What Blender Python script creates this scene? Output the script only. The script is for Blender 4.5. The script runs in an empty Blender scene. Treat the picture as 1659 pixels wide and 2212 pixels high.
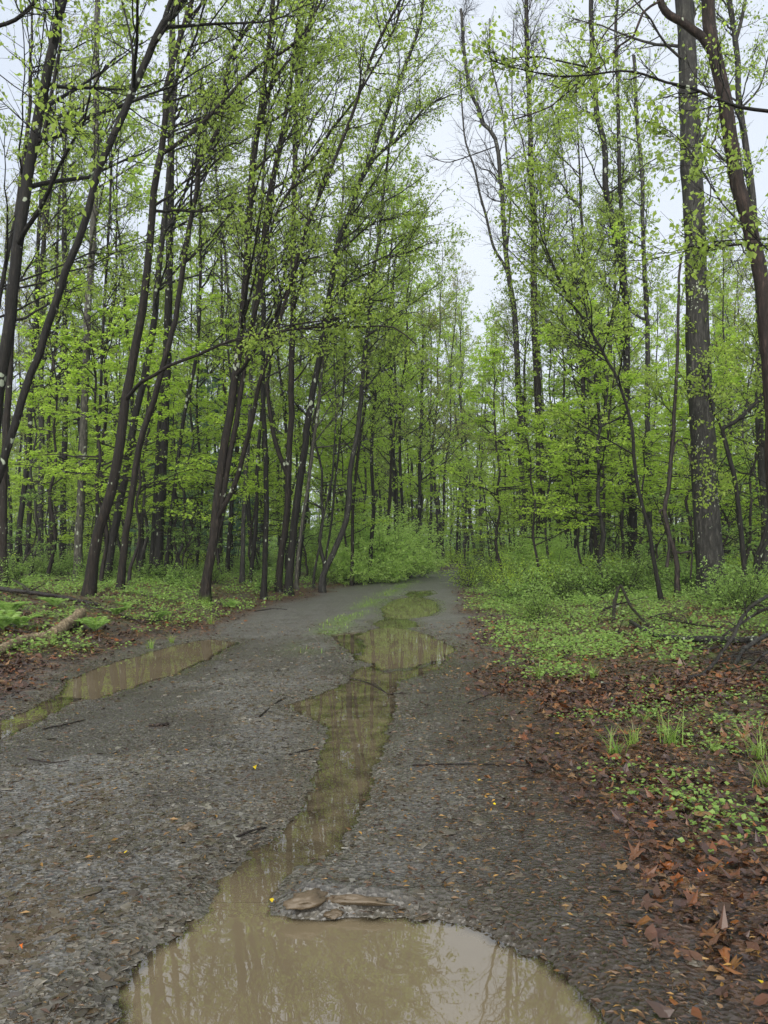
import bpy, math, random
import numpy as np
from mathutils import Vector
PI = math.pi
sc = bpy.context.scene
col = sc.collection

# ------------------------------------------------------------------ camera, sky, sun, exposure
CAM_H, F, CX, CY, HOR = 1.30, 1661.0, 829.5, 1106.0, 1190.0
PITCH = math.atan((HOR-CY)/F)
cd = bpy.data.cameras.new('camera'); cam = bpy.data.objects.new('camera', cd); col.objects.link(cam)
cd.sensor_fit = 'VERTICAL'; cd.sensor_height = 24.0; cd.lens = 24.0*F/2212.0
cd.clip_start = 0.05; cd.clip_end = 2000
cam.location = (0, 0, CAM_H); cam.rotation_euler = (PI/2+PITCH, 0, 0)
sc.camera = cam
SUN_EL, SUN_AZ = math.radians(38), math.radians(192)
w = bpy.data.worlds.new('World'); sc.world = w; w.use_nodes = True
nt = w.node_tree; nt.nodes.clear()
wo = nt.nodes.new('ShaderNodeOutputWorld'); bg = nt.nodes.new('ShaderNodeBackground')
sky = nt.nodes.new('ShaderNodeTexSky'); sky.sky_type = 'NISHITA'; sky.sun_disc = False
sky.sun_elevation = SUN_EL; sky.sun_rotation = SUN_AZ; sky.dust_density = 5.0; sky.air_density = 1.0
mx = nt.nodes.new('ShaderNodeMix'); mx.data_type = 'RGBA'; mx.inputs[0].default_value = 0.92
tc = nt.nodes.new('ShaderNodeTexCoord'); cn = nt.nodes.new('ShaderNodeTexNoise'); cn.inputs['Scale'].default_value = 1.6; cn.inputs['Detail'].default_value = 4
cr = nt.nodes.new('ShaderNodeValToRGB')
cr.color_ramp.elements[0].position = 0.3; cr.color_ramp.elements[0].color = (2.75, 3.15, 3.8, 1)
cr.color_ramp.elements[1].position = 0.7; cr.color_ramp.elements[1].color = (3.9, 4.15, 4.5, 1)
nt.links.new(tc.outputs['Generated'], cn.inputs['Vector']); nt.links.new(cn.outputs['Fac'], cr.inputs[0])
nt.links.new(sky.outputs[0], mx.inputs[6]); nt.links.new(cr.outputs[0], mx.inputs[7])
nt.links.new(mx.outputs[2], bg.inputs[0]); bg.inputs[1].default_value = 0.052
nt.links.new(bg.outputs[0], wo.inputs[0])
sd_ = bpy.data.lights.new('sun', 'SUN'); sd_.energy = 1.5; sd_.angle = math.radians(80); sd_.color = (1.0, 0.97, 0.92)
so = bpy.data.objects.new('sun', sd_); col.objects.link(so)
so.rotation_euler = (PI/2-SUN_EL, 0, -SUN_AZ+PI); so.location = (0, 0, 60)
sc.view_settings.view_transform = 'Standard'; sc.view_settings.look = 'None'
sc.view_settings.exposure = 2.22; sc.view_settings.gamma = 1.0
sc.cycles.max_bounces = 5; sc.cycles.diffuse_bounces = 4; sc.cycles.glossy_bounces = 2
sc.cycles.transmission_bounces = 3; sc.cycles.transparent_max_bounces = 4
sc.cycles.use_denoising = True

# ------------------------------------------------------------------ helpers
def ray(X, Y):
    u = -(Y-CY)/F
    return np.array([(X-CX)/F, math.cos(PITCH)-u*math.sin(PITCH), math.sin(PITCH)+u*math.cos(PITCH)])
def at(X, Y, D):
    r = ray(X, Y); return np.array([0, 0, CAM_H]) + r*(D/r[1])
def gp(X, Y, z=0.0):
    r = ray(X, Y); t = (z-CAM_H)/r[2]; return np.array([r[0]*t, r[1]*t])
def hsh(i, j, s):
    n = (i.astype(np.int64)*374761393 + j.astype(np.int64)*668265263 + s*1274126177) & 0xffffffff
    n = ((n ^ (n >> 13))*1103515245) & 0xffffffff
    n = ((n ^ (n >> 16))*2246822519) & 0xffffffff
    return ((n ^ (n >> 15)) & 0xffffff)/float(0xffffff)
def vn(x, y, s=0):
    x = np.asarray(x, float); y = np.asarray(y, float)
    xi = np.floor(x); yi = np.floor(y); fx = x-xi; fy = y-yi
    fx = fx*fx*(3-2*fx); fy = fy*fy*(3-2*fy)
    a = hsh(xi, yi, s); b = hsh(xi+1, yi, s); c = hsh(xi, yi+1, s); d = hsh(xi+1, yi+1, s)
    return (a*(1-fx)+b*fx)*(1-fy)+(c*(1-fx)+d*fx)*fy
def fbm(x, y, s=0, o=4):
    t = 0; a = .5
    for k in range(o):
        t = t + a*vn(x, y, s+k*17); x = np.asarray(x)*2.03; y = np.asarray(y)*2.03; a *= .5
    return t/(1-.5**o)          # 0..1
def sm(t): t = np.clip(t, 0, 1); return t*t*(3-2*t)

def mesh(name, parts, mats, parent=None, loc=None, attrs=None):
    """parts: list of (verts, faces, material index, smooth). ONE mesh object."""
    V, L, S, M, SM = [], [], [], [], []; off = 0
    for v, f, mi, smo in parts:
        v = np.asarray(v, np.float32).reshape(-1, 3); f = np.asarray(f, np.int32)
        if len(f) == 0: continue
        V.append(v); L.append((f+off).ravel()); S.append(np.full(len(f), f.shape[1], np.int32))
        M.append(np.full(len(f), mi, np.int32)); SM.append(np.full(len(f), smo, bool)); off += len(v)
    V = np.concatenate(V); L = np.concatenate(L); S = np.concatenate(S); M = np.concatenate(M); SM = np.concatenate(SM)
    if loc is not None: V = V - np.asarray(loc, np.float32)
    me = bpy.data.meshes.new(name)
    me.vertices.add(len(V)); me.vertices.foreach_set('co', V.ravel())
    me.loops.add(len(L)); me.loops.foreach_set('vertex_index', L)
    me.polygons.add(len(S)); st = np.concatenate([[0], np.cumsum(S)[:-1]]).astype(np.int32)
    me.polygons.foreach_set('loop_start', st); me.polygons.foreach_set('loop_total', S)
    me.polygons.foreach_set('material_index', M); me.polygons.foreach_set('use_smooth', SM)
    for m in mats: me.materials.append(m)
    if attrs:
        for k, a in attrs.items():
            at_ = me.attributes.new(k, 'FLOAT_COLOR', 'POINT'); at_.data.foreach_set('color', np.asarray(a, np.float32).ravel())
    me.update()
    o = bpy.data.objects.new(name, me); col.objects.link(o)
    if parent is not None: o.parent = parent
    elif loc is not None: o.location = loc
    return o
def tag(o, label=None, cat=None, group=None, kind=None):
    if label: o['label'] = label
    if cat: o['category'] = cat
    if group: o['group'] = group
    if kind: o['kind'] = kind
    return o
def empty(name, loc):
    o = bpy.data.objects.new(name, None); col.objects.link(o); o.location = loc; o.empty_display_size = .3; return o
def dup(root, loc, rz, s=1.0, label=None, group=None, tilt=(0, 0)):
    r = root.copy(); col.objects.link(r); r.location = loc; r.rotation_euler = (tilt[0], tilt[1], rz)
    r.scale = (s, s, s) if not hasattr(s, '__len__') else s
    if label: r['label'] = label
    if group: r['group'] = group
    for ch in list(root.children):
        c = ch.copy(); col.objects.link(c); c.parent = r
    return r
def norm(v): return v/np.maximum(np.linalg.norm(v, axis=-1, keepdims=True), 1e-9)
def tubes(P, R, n, closed_end=False):
    """P (N,K,3), R (N,K) -> verts, quads"""
    P = np.asarray(P, float); N, K, _ = P.shape
    T = norm(np.gradient(P, axis=1)); ov = norm(P[:, -1]-P[:, 0])
    ref = np.zeros((N, 3)); ref[np.arange(N), np.argmin(np.abs(ov), axis=1)] = 1
    n1 = norm(np.cross(T, ref[:, None, :])); n2 = np.cross(T, n1)
    a = np.arange(n)*2*PI/n
    V = P[:, :, None, :] + R[:, :, None, None]*(np.cos(a)[None, None, :, None]*n1[:, :, None, :]+np.sin(a)[None, None, :, None]*n2[:, :, None, :])
    idx = np.arange(N*K*n).reshape(N, K, n)
    A = idx[:, :-1, :]; B = np.roll(A, -1, axis=2); C = idx[:, 1:, :]; D = np.roll(C, -1, axis=2)
    Fq = np.stack([A, B, D, C], -1).reshape(-1, 4)
    return V.reshape(-1, 3), Fq
def catmull(p, step):
    p = np.asarray(p, float)
    q = np.vstack([2*p[0]-p[1], p, 2*p[-1]-p[-2]]); out = []; tt = []
    for i in range(len(p)-1):
        n = max(2, int(np.linalg.norm(p[i+1]-p[i])/step))
        for t in np.arange(n)/n:
            a, b, c, d = q[i], q[i+1], q[i+2], q[i+3]
            out.append(.5*((2*b)+(-a+c)*t+(2*a-5*b+4*c-d)*t*t+(-a+3*b-3*c+d)*t**3)); tt.append(i+t)
    out.append(p[-1]); tt.append(len(p)-1)
    return np.array(out), np.array(tt)
def leaves(p, a, s, rng, wd=.34, fold=.1, up=None):
    """diamond leaf blades folded at the midrib"""
    n = norm(rng.normal(size=p.shape)) if up is None else norm(up+rng.normal(size=p.shape)*.45)
    a = norm(a); b = norm(np.cross(a, n)); n = np.cross(b, a); s = s[:, None]
    V = np.stack([p, p+a*s*.42+b*s*wd+n*s*fold, p+a*s, p+a*s*.42-b*s*wd+n*s*fold], 1).reshape(-1, 3)
    return V, np.arange(len(p)*4).reshape(-1, 4)
def child(P, R, n, rng, K, lo, hi, ang, lf, grav, wob=.06, rf=.6):
    N, KP, _ = P.shape
    Pi = np.repeat(P, n, axis=0); Ri = np.repeat(R, n, axis=0)
    s = lo+(hi-lo)*rng.random(N*n); f = s*(KP-1); i = np.minimum(f.astype(int), KP-2); u = (f-i)[:, None]
    ar = np.arange(N*n)
    p0 = Pi[ar, i]*(1-u)+Pi[ar, i+1]*u; r0 = Ri[ar, i]*(1-u[:, 0])+Ri[ar, i+1]*u[:, 0]
    d = norm(Pi[ar, i+1]-Pi[ar, i]); L = np.linalg.norm(Pi[:, -1]-Pi[:, 0], axis=1)
    q = rng.normal(size=(N*n, 3)); q[:, 2] *= .6; q = norm(q-(q*d).sum(1, keepdims=True)*d)
    an = np.radians(ang)*(1+.3*rng.normal(size=N*n))[:, None]
    dd = norm(d*np.cos(an)+q*np.sin(an)); l = lf(L, s, rng)
    return grow1(p0, dd, l, np.minimum(r0*rf, .004+.008*l), K, rng, grav, wob)
def grow1(p0, d, l, r0, K, rng, grav, wob):
    N = len(p0); t = np.linspace(0, 1, K)
    P = p0[:, None, :]+(l[:, None]*t)[:, :, None]*d[:, None, :]
    P[:, :, 2] += grav*l[:, None]*t**2
    w_ = rng.normal(size=(N, K, 3))*wob*(l[:, None, None]/(K-1))**.8; w_[:, 0] = 0
    P += np.cumsum(w_, axis=1)
    R = r0[:, None]*(1-.8*t)[None, :]+.0012
    return P, R

# ------------------------------------------------------------------ materials
def mat(name):
    m = bpy.data.materials.new(name); m.use_nodes = True; t = m.node_tree; t.nodes.clear()
    o = t.nodes.new('ShaderNodeOutputMaterial')
    def N(kind, **kw):
        n = t.nodes.new('ShaderNode'+kind)
        for k, v in kw.items():
            if k in n.inputs: n.inputs[k].default_value = v
            else: setattr(n, k, v)
        return n
    def Lk(a, b): t.links.new(a, b)
    return m, N, Lk, o
def ramp(N, stops, interp='LINEAR'):
    r = N('ValToRGB'); e = r.color_ramp.elements; r.color_ramp.interpolation = interp
    while len(e) < len(stops): e.new(.5)
    for k, (p, c) in enumerate(stops): e[k].position = p; e[k].color = (*c, 1)
    return r
def mixc(N, Lk, f, a, b):
    m = N('Mix', data_type='RGBA')
    for s, i in ((f, 0), (a, 6), (b, 7)):
        if hasattr(s, 'is_linked'): Lk(s, m.inputs[i])
        else: m.inputs[i].default_value = s if i == 0 else (*s, 1)
    return m.outputs[2]
def math_(N, Lk, op, a, b=None, clamp=False):
    m = N('Math', operation=op); m.use_clamp = clamp
    for s, i in ((a, 0), (b, 1)):
        if s is None: continue
        if hasattr(s, 'is_linked'): Lk(s, m.inputs[i])
        else: m.inputs[i].default_value = s
    return m.outputs[0]

def leaf_mat(name, cols, trans=.55, rough=.45):
    cols = [tuple(min(.5, v*1.15) for v in c) for c in cols]
    m, N, Lk, o = mat(name)
    g = N('NewGeometry'); oi = N('ObjectInfo')
    r = math_(N, Lk, 'ADD', math_(N, Lk, 'MULTIPLY', g.outputs['Random Per Island'], .75), math_(N, Lk, 'MULTIPLY', oi.outputs['Random'], .25))
    cr = ramp(N, [(i/(len(cols)-1), c) for i, c in enumerate(cols)]); Lk(r, cr.inputs[0])
    p = N('BsdfPrincipled', Roughness=rough); p.inputs['Specular IOR Level'].default_value = .35; Lk(cr.outputs[0], p.inputs['Base Color'])
    tr = N('BsdfTranslucent'); h = N('HueSaturation', Value=2.1, Saturation=1.0); Lk(cr.outputs[0], h.inputs['Color']); Lk(h.outputs[0], tr.inputs['Color'])
    mx = N('MixShader'); mx.inputs[0].default_value = trans
    Lk(p.outputs[0], mx.inputs[1]); Lk(tr.outputs[0], mx.inputs[2]); Lk(mx.outputs[0], o.inputs[0])
    return m
def bark_mat(name, dark, light, lichen=(.30, .34, .25), lam=.5, lsc=9.0, rough=.65, moss=0.0):
    m, N, Lk, o = mat(name)
    tc = N('TexCoord'); mp = N('Mapping'); mp.inputs['Scale'].default_value = (1, 1, .22); Lk(tc.outputs['Object'], mp.inputs[0])
    oi = N('ObjectInfo')
    n1 = N('TexNoise', Scale=22.0, Detail=6.0, Roughness=.7); Lk(mp.outputs[0], n1.inputs['Vector'])
    n2 = N('TexNoise', Scale=1.6, Detail=3.0); Lk(tc.outputs['Object'], n2.inputs['Vector'])
    c1 = ramp(N, [(.40, dark), (.52, tuple((a+b)/2.6 for a, b in zip(dark, light))), (.66, tuple(min(1, c*1.5) for c in light))]); Lk(n1.outputs['Fac'], c1.inputs[0])
    c2 = mixc(N, Lk, math_(N, Lk, 'MULTIPLY', n2.outputs['Fac'], .6), c1.outputs[0], dark)
    v = N('TexVoronoi', Scale=lsc); mp2 = N('Mapping'); mp2.inputs['Scale'].default_value = (1, 1, .6)
    wn = N('TexNoise', Scale=6.0, Detail=2.0); Lk(tc.outputs['Object'], wn.inputs['Vector'])
    vm = N('VectorMath', operation='MULTIPLY_ADD'); Lk(wn.outputs['Color'], vm.inputs[0]); vm.inputs[1].default_value = (.12, .12, .12); Lk(tc.outputs['Object'], vm.inputs[2])
    Lk(vm.outputs[0], mp2.inputs[0]); Lk(mp2.outputs[0], v.inputs['Vector'])
    ln = N('TexNoise', Scale=2.3, Detail=4.0); Lk(tc.outputs['Object'], ln.inputs['Vector'])
    th = math_(N, Lk, 'MULTIPLY', math_(N, Lk, 'SUBTRACT', ln.outputs['Fac'], .56-.22*lam), 1.9)
    lm = math_(N, Lk, 'MULTIPLY', math_(N, Lk, 'SUBTRACT', th, v.outputs['Distance']), 14.0, True)
    c3 = mixc(N, Lk, math_(N, Lk, 'MULTIPLY', lm, .8), c2, lichen)
    out = c3
    if moss:
        sp = N('SeparateXYZ'); Lk(tc.outputs['Object'], sp.inputs[0])
        mm = math_(N, Lk, 'SUBTRACT', moss, sp.outputs['Z']); mm = math_(N, Lk, 'ADD', math_(N, Lk, 'MULTIPLY', mm, 3.0), math_(N, Lk, 'MULTIPLY', math_(N, Lk, 'SUBTRACT', n2.outputs['Fac'], .5), 3.0), True)
        out = mixc(N, Lk, mm, c3, (.07, .12, .012))
    p = N('BsdfPrincipled', Roughness=rough); p.inputs['Specular IOR Level'].default_value = .16
    Lk(out, p.inputs['Base Color'])
    b = N('Bump', Strength=.9, Distance=.03); Lk(n1.outputs['Fac'], b.inputs['Height']); Lk(b.outputs[0], p.inputs['Normal'])
    Lk(p.outputs[0], o.inputs[0]); return m

M = {}
M['leaf'] = leaf_mat('spring_leaf', [(.10, .14, .025), (.15, .21, .032), (.22, .29, .045), (.17, .23, .055)])
M['leaf_lime'] = leaf_mat('lime_leaf', [(.16, .24, .025), (.22, .32, .035), (.28, .38, .05), (.18, .26, .04)], .55)
M['leaf_deep'] = leaf_mat('shrub_leaf', [(.085, .15, .032), (.13, .20, .042), (.17, .25, .055)], .4)
M['leaf_bush'] = leaf_mat('bush_leaf', [(.20, .30, .07), (.26, .37, .09), (.32, .43, .12)], .45)
M['leaf_olive'] = leaf_mat('budding_leaf', [(.14, .15, .04), (.16, .20, .04), (.20, .16, .06)], .5)
M['pine'] = leaf_mat('pine_needle', [(.035, .085, .05), (.06, .12, .075), (.075, .14, .08)], .25)
M['herb'] = leaf_mat('herb_leaf', [(.08, .145, .03), (.12, .20, .04), (.18, .27, .06), (.10, .17, .05)], .45)
M['grass'] = leaf_mat('grass_blade', [(.07, .125, .022), (.10, .17, .028), (.15, .22, .04), (.16, .15, .06)], .4)
M['bark'] = bark_mat('dark_bark', (.0055, .005, .004), (.019, .017, .013), lam=.45)
M['bark_brown'] = bark_mat('brown_bark', (.008, .0062, .0045), (.027, .021, .0155), lam=.3)
M['bark_grey'] = bark_mat('grey_bark', (.013, .0125, .0105), (.050, .048, .041), lam=.38, lsc=20)
M['bark_pale'] = bark_mat('pale_bark', (.030, .029, .023), (.12, .113, .09), lam=.6)
M['bark_red'] = bark_mat('reddish_bark', (.012, .0085, .0065), (.050, .034, .027), lam=.25)
M['bark_moss'] = bark_mat('mossy_bark', (.008, .006, .0045), (.028, .022, .016), lam=.5, moss=.28)
M['twig'] = bark_mat('twig_bark', (.010, .008, .007), (.032, .025, .02), lam=.1)
M['deadwood'] = bark_mat('wet_deadwood', (.010, .008, .007), (.045, .034, .028), lam=.3, rough=.4)
M['log'] = bark_mat('weathered_log', (.10, .075, .045), (.30, .24, .15), lam=.35)

# ------------------------------------------------------------------ ground shape
LE = np.array([gp(*p) for p in [(0, 1545), (140, 1470), (300, 1411), (450, 1362), (600, 1311), (750, 1271), (850, 1244)]])
RE = np.array([gp(*p) for p in [(1380, 2000), (1200, 1760), (1090, 1600), (1045, 1500), (1010, 1400), (985, 1320), (975, 1270), (985, 1240)]])
LY = np.concatenate([[-60, 3], LE[:, 1], [46, 52, 60, 80, 200]]); LX = np.concatenate([[-2.9, -2.9], LE[:, 0], [2.0, 5.0, 12, 36, 150]])
RY = np.concatenate([[-60, 1], RE[:, 1], [46, 52, 60, 80, 200]]); RX = np.concatenate([[1.1, 1.1], RE[:, 0], [5.3, 9.2, 17, 42, 160]])
def xl(y): return np.interp(y, LY, LX)
def xr(y): return np.interp(y, RY, RX)
def pol(pts): return np.array([gp(*p) for p in pts])
WL = -.022
DEEP = {
 'foreground': pol([(210, 2400), (215, 2212), (240, 2130), (290, 2055), (370, 1992), (450, 1962), (560, 1960), (660, 1972), (760, 1978), (900, 1982), (1040, 1992), (1160, 2042), (1250, 2110), (1300, 2180), (1345, 2300), (1330, 2420)]),
 'middle': pol([(770, 1372), (800, 1356), (850, 1352), (905, 1362), (955, 1382), (985, 1400), (960, 1420), (900, 1436), (830, 1442), (770, 1420), (790, 1395)]),
 'upper': pol([(822, 1312), (850, 1292), (900, 1286), (940, 1298), (948, 1316), (925, 1330), (870, 1336), (830, 1330)]),
 'left': pol([(508, 1384), (460, 1377), (390, 1388), (300, 1413), (200, 1442), (145, 1468), (130, 1500), (200, 1505), (290, 1478), (380, 1450), (460, 1410)])}
SHAL = {
 'tail': pol([(700, 1368), (780, 1360), (790, 1400), (770, 1425), (840, 1445), (900, 1440), (975, 1405), (960, 1440), (870, 1470), (860, 1540), (845, 1600), (825, 1690), (790, 1770), (725, 1850), (640, 1905), (600, 1968), (430, 1968), (440, 1890), (550, 1810), (620, 1730), (670, 1640), (690, 1560), (600, 1520), (740, 1470), (770, 1430), (740, 1400)]),
 'left_shallow': pol([(150, 1480), (170, 1512), (60, 1570), (0, 1600), (-180, 1680), (-180, 1590), (0, 1548), (70, 1515)]),
 'link': pol([(800, 1345), (830, 1330), (900, 1338), (910, 1352), (860, 1360), (820, 1358)]),
 'far_rut': pol([(868, 1286), (880, 1276), (930, 1274), (940, 1282), (910, 1290)])}
def sdf(x, y, P):
    """signed distance, positive inside"""
    d = np.full(x.shape, 1e9); ins = np.zeros(x.shape, bool); n = len(P)
    for i in range(n):
        a = P[i]; b = P[(i+1) % n]; e = b-a
        wx = x-a[0]; wy = y-a[1]; t = np.clip((wx*e[0]+wy*e[1])/(e@e), 0, 1)
        d = np.minimum(d, (wx-e[0]*t)**2+(wy-e[1]*t)**2)
        c = (a[1] > y) != (b[1] > y)
        with np.errstate(divide='ignore', invalid='ignore'):
            ins ^= c & (x < (b[0]-a[0])*(y-a[1])/(b[1]-a[1]+1e-12)+a[0])
    d = np.sqrt(d); return np.where(ins, d, -d)
MOUND = [(*gp(672, 1932), .10, .08, .042), (*gp(745, 1940), .15, .07, .024), (*gp(820, 1935), .12, .06, .018), (*gp(700, 1958), .16, .05, .022)]
def ground(x, y, full=False, more=False):
    x = np.asarray(x, float); y = np.asarray(y, float); sh = x.shape; x = x.ravel(); y = y.ravel()
    L = xl(y); Rr = xr(y); dl = L-x; dr = x-Rr
    off = np.maximum(dl, dr)
    forest = sm((off+.1)/1.2)
    z = .38*sm(dl/3.2)+.006*np.clip(dl-3, 0, 40)+.27*sm((dr-.5)/5)+.004*np.clip(dr-5, 0, 40)
    z = z+forest*(.16*(fbm(x*.35, y*.35, 5)-.5)+.07*(fbm(x*1.7, y*1.7, 9)-.5))
    near = sm((26-y)/8)
    z = z+(.020*(fbm(x*2.1, y*2.1, 3)-.5)+.014*(fbm(x*9, y*9, 4, 3)-.5)+.010*(fbm(x*30, y*30, 6, 2)-.5))*near
    c = (L+Rr)/2; wd = (Rr-L)
    z = z+.02*np.exp(-((x-c)/.45)**2)*(off < 0)-.010*np.exp(-((x-L-.95)/.28)**2)*sm((y-3)/3)*(off < 0)
    wet = np.zeros_like(x); jit = .13*(fbm(x*4, y*4, 21)-.5)+.07*(fbm(x*17, y*17, 23, 3)-.5)
    for k, P in DEEP.items():
        sel = (np.abs(x-P[:, 0].mean()) < 6) & (np.abs(y-P[:, 1].mean()) < 9)
        s = np.full_like(x, -9); s[sel] = sdf(x[sel], y[sel], P); s = s+jit
        z = z-.075*sm((s+.13)/.30); wet = np.maximum(wet, sm((s+.35)/.35))
        z = z+.010*np.exp(-((s+.22)/.09)**2)
    for k, P in SHAL.items():
        sel = (np.abs(x-P[:, 0].mean()) < 6) & (np.abs(y-P[:, 1].mean()) < 9)
        s = np.full_like(x, -9); s[sel] = sdf(x[sel], y[sel], P); s = s+jit*.8
        m = sm((s+.10)/.22); tgt = WL-.0085+.017*(fbm(x*10.4+y*7.8, y*10.4-x*7.8, 31, 4)-.52)*near+.013*(fbm(x*2.1+y*1.5, y*2.1-x*1.5, 33)-.5)
        z = np.where(z > tgt, z*(1-m)+tgt*m, z); wet = np.maximum(wet, .9*sm((s+.25)/.3))
    for (mx_, my_, sx_, sy_, mh) in MOUND:
        z = z+mh*np.exp(-((x-mx_)/sx_)**2-((y-my_)/sy_)**2)*(.8+.5*fbm(x*22, y*22, 91, 3))
    if not full: return z.reshape(sh)
    for (mx_, my_, sx_, sy_, mh) in MOUND: wet = wet*(1-.9*np.exp(-((x-mx_)/sx_)**2-((y-my_)/sy_)**2))
    litter = sm((off+.22+.9*(fbm(x*1.1, y*1.1, 41)-.5))/.8)*(.72+.28*sm((fbm(x*1.9, y*1.9, 47)-.38)/.15))
    rt = sm((dr+.55+1.1*(fbm(x*1.4, y*1.4, 43)-.5))/1.6)*sm((9-y)/3); litter = np.maximum(litter, rt*.62)
    moss = np.exp(-((x-c+.05)/(.24+.003*y))**2)*sm((y-8)/5)*sm((fbm(x*1.1, y*.8, 51)-.30)/.25)
    green = sm((off-.9+1.6*(fbm(x*.8, y*.8, 61)-.5))/2.2)
    if more: return z.reshape(sh), wet, litter, moss, green, sm((dr+1.1+.8*(fbm(x*1.7, y*1.7, 57)-.5))/.9)*(1-sm((dr-1.2)/.8))*sm((12-y)/4)+.7*sm((fbm(x*1.1, y*.7, 58)-.52)/.12)*sm((14-y)/5)
    return z.reshape(sh), wet, litter, moss, green
def gz(x, y): return float(ground(np.array([x]), np.array([y]))[0])

def axis(fine, k, lo, hi, f0):
    out = [f0]; 
    while out[-1] < hi: out.append(out[-1]+max(fine, k*abs(out[-1])))
    neg = [f0]
    while neg[-1] > lo: neg.append(neg[-1]-max(fine, k*abs(neg[-1])) if lo < -100 else neg[-1]-max(fine, (f0-neg[-1])*.3))
    return np.array(neg[::-1][:-1]+out)
xs = axis(.018, .014, -260, 260, 0.0); ys = axis(.016, .0075, -60, 320, 1.5)
GX, GY = np.meshgrid(xs, ys); GZ, wet, lit, moss, green, soggy = ground(GX, GY, True, True)
nx, ny = len(xs), len(ys); idx = np.arange(nx*ny).reshape(ny, nx)
gf = np.stack([idx[:-1, :-1], idx[:-1, 1:], idx[1:, 1:], idx[1:, :-1]], -1).reshape(-1, 4)

def ground_mat():
    m, N, Lk, o = mat('forest_road_ground')
    g = N('NewGeometry'); at_ = N('Attribute', attribute_name='mask'); sp = N('SeparateColor'); Lk(at_.outputs['Color'], sp.inputs[0])
    at2 = N('Attribute', attribute_name='mask2'); sp2 = N('SeparateColor'); Lk(at2.outputs['Color'], sp2.inputs[0])
    wet, lit, moss = sp.outputs[0], sp.outputs[1], sp.outputs[2]; green = sp2.outputs[0]
    P = g.outputs['Position']
    def vor(s): v = N('TexVoronoi', Scale=s); Lk(P, v.inputs['Vector']); return v
    def noi(s, d=4.0): n = N('TexNoise', Scale=s, Detail=d); Lk(P, n.inputs['Vector']); return n
    v1 = vor(48); v2 = vor(110); n1 = noi(2.2); n2 = noi(.7); n3 = noi(14, 6.0)
    s1 = N('SeparateColor'); Lk(v1.outputs['Color'], s1.inputs[0]); s2 = N('SeparateColor'); Lk(v2.outputs['Color'], s2.inputs[0])
    gr = ramp(N, [(0, (.030, .028, .026)), (.35, (.064, .061, .056)), (.7, (.105, .102, .092)), (.92, (.15, .14, .12)), (1, (.18, .15, .11))])
    Lk(math_(N, Lk, 'ADD', math_(N, Lk, 'MULTIPLY', s1.outputs[0], .6), math_(N, Lk, 'MULTIPLY', s2.outputs[1], .4)), gr.inputs[0])
    mud = ramp(N, [(.3, (.020, .016, .012)), (.7, (.048, .038, .028))]); Lk(n3.outputs['Fac'], mud.inputs[0])
    f1 = math_(N, Lk, 'MULTIPLY', math_(N, Lk, 'SUBTRACT', n1.outputs['Fac'], .42), 3.0, True)
    base = mixc(N, Lk, math_(N, Lk, 'MULTIPLY', f1, .55), gr.outputs[0], mud.outputs[0])
    base = mixc(N, Lk, math_(N, Lk, 'MULTIPLY', wet, .55), base, (.060, .053, .036))
    sog = sp2.outputs[1]; base = mixc(N, Lk, math_(N, Lk, 'MULTIPLY', sog, .75), base, (.026, .0195, .0145))
    v3 = vor(17); s3 = N('SeparateColor'); Lk(v3.outputs['Color'], s3.inputs[0])
    lr = ramp(N, [(0, (.012, .008, .007)), (.3, (.026, .015, .011)), (.6, (.048, .024, .015)), (.85, (.085, .040, .022)), (1, (.13, .07, .03))]); Lk(s3.outputs[0], lr.inputs[0])
    base = mixc(N, Lk, lit, base, lr.outputs[0])
    gm = ramp(N, [(.35, (.045, .075, .012)), (.65, (.11, .17, .03))]); Lk(noi(9, 5.0).outputs['Fac'], gm.inputs[0])
    base = mixc(N, Lk, math_(N, Lk, 'MULTIPLY', moss, .75), base, gm.outputs[0])
    gmask = math_(N, Lk, 'MULTIPLY', green, math_(N, Lk, 'MULTIPLY', math_(N, Lk, 'SUBTRACT', noi(1.7, 5.0).outputs['Fac'], .42), 5.0, True))
    base = mixc(N, Lk, math_(N, Lk, 'MULTIPLY', gmask, .7), base, gm.outputs[0])
    p = N('BsdfPrincipled'); Lk(base, p.inputs['Base Color']); p.inputs['Specular IOR Level'].default_value = .4
    rr = math_(N, Lk, 'SUBTRACT', .44, math_(N, Lk, 'MULTIPLY', wet, .34)); rr = math_(N, Lk, 'SUBTRACT', math_(N, Lk, 'ADD', rr, math_(N, Lk, 'MULTIPLY', lit, .1)), math_(N, Lk, 'MULTIPLY', sog, .18)); Lk(rr, p.inputs['Roughness'])
    hh = math_(N, Lk, 'ADD', math_(N, Lk, 'MULTIPLY', v1.outputs['Distance'], 1.0), math_(N, Lk, 'MULTIPLY', n3.outputs['Fac'], 1.2))
    hh = math_(N, Lk, 'ADD', hh, math_(N, Lk, 'MULTIPLY', math_(N, Lk, 'MULTIPLY', s3.outputs[1], lit), 1.5))
    b = N('Bump', Strength=.8, Distance=.012); Lk(hh, b.inputs['Height']); Lk(b.outputs[0], p.inputs['Normal'])
    Lk(p.outputs[0], o.inputs[0]); return m
M['ground'] = ground_mat()
one = np.ones_like(wet)
go = mesh('ground', [(np.stack([GX.ravel(), GY.ravel(), GZ.ravel()], 1), gf, 0, True)], [M['ground']],
          attrs={'mask': np.stack([wet, lit, moss, one], 1), 'mask2': np.stack([green, np.clip(soggy, 0, 1), one, one], 1)})
tag(go, 'muddy gravel forest road and leaf covered verges', kind='structure')

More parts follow.
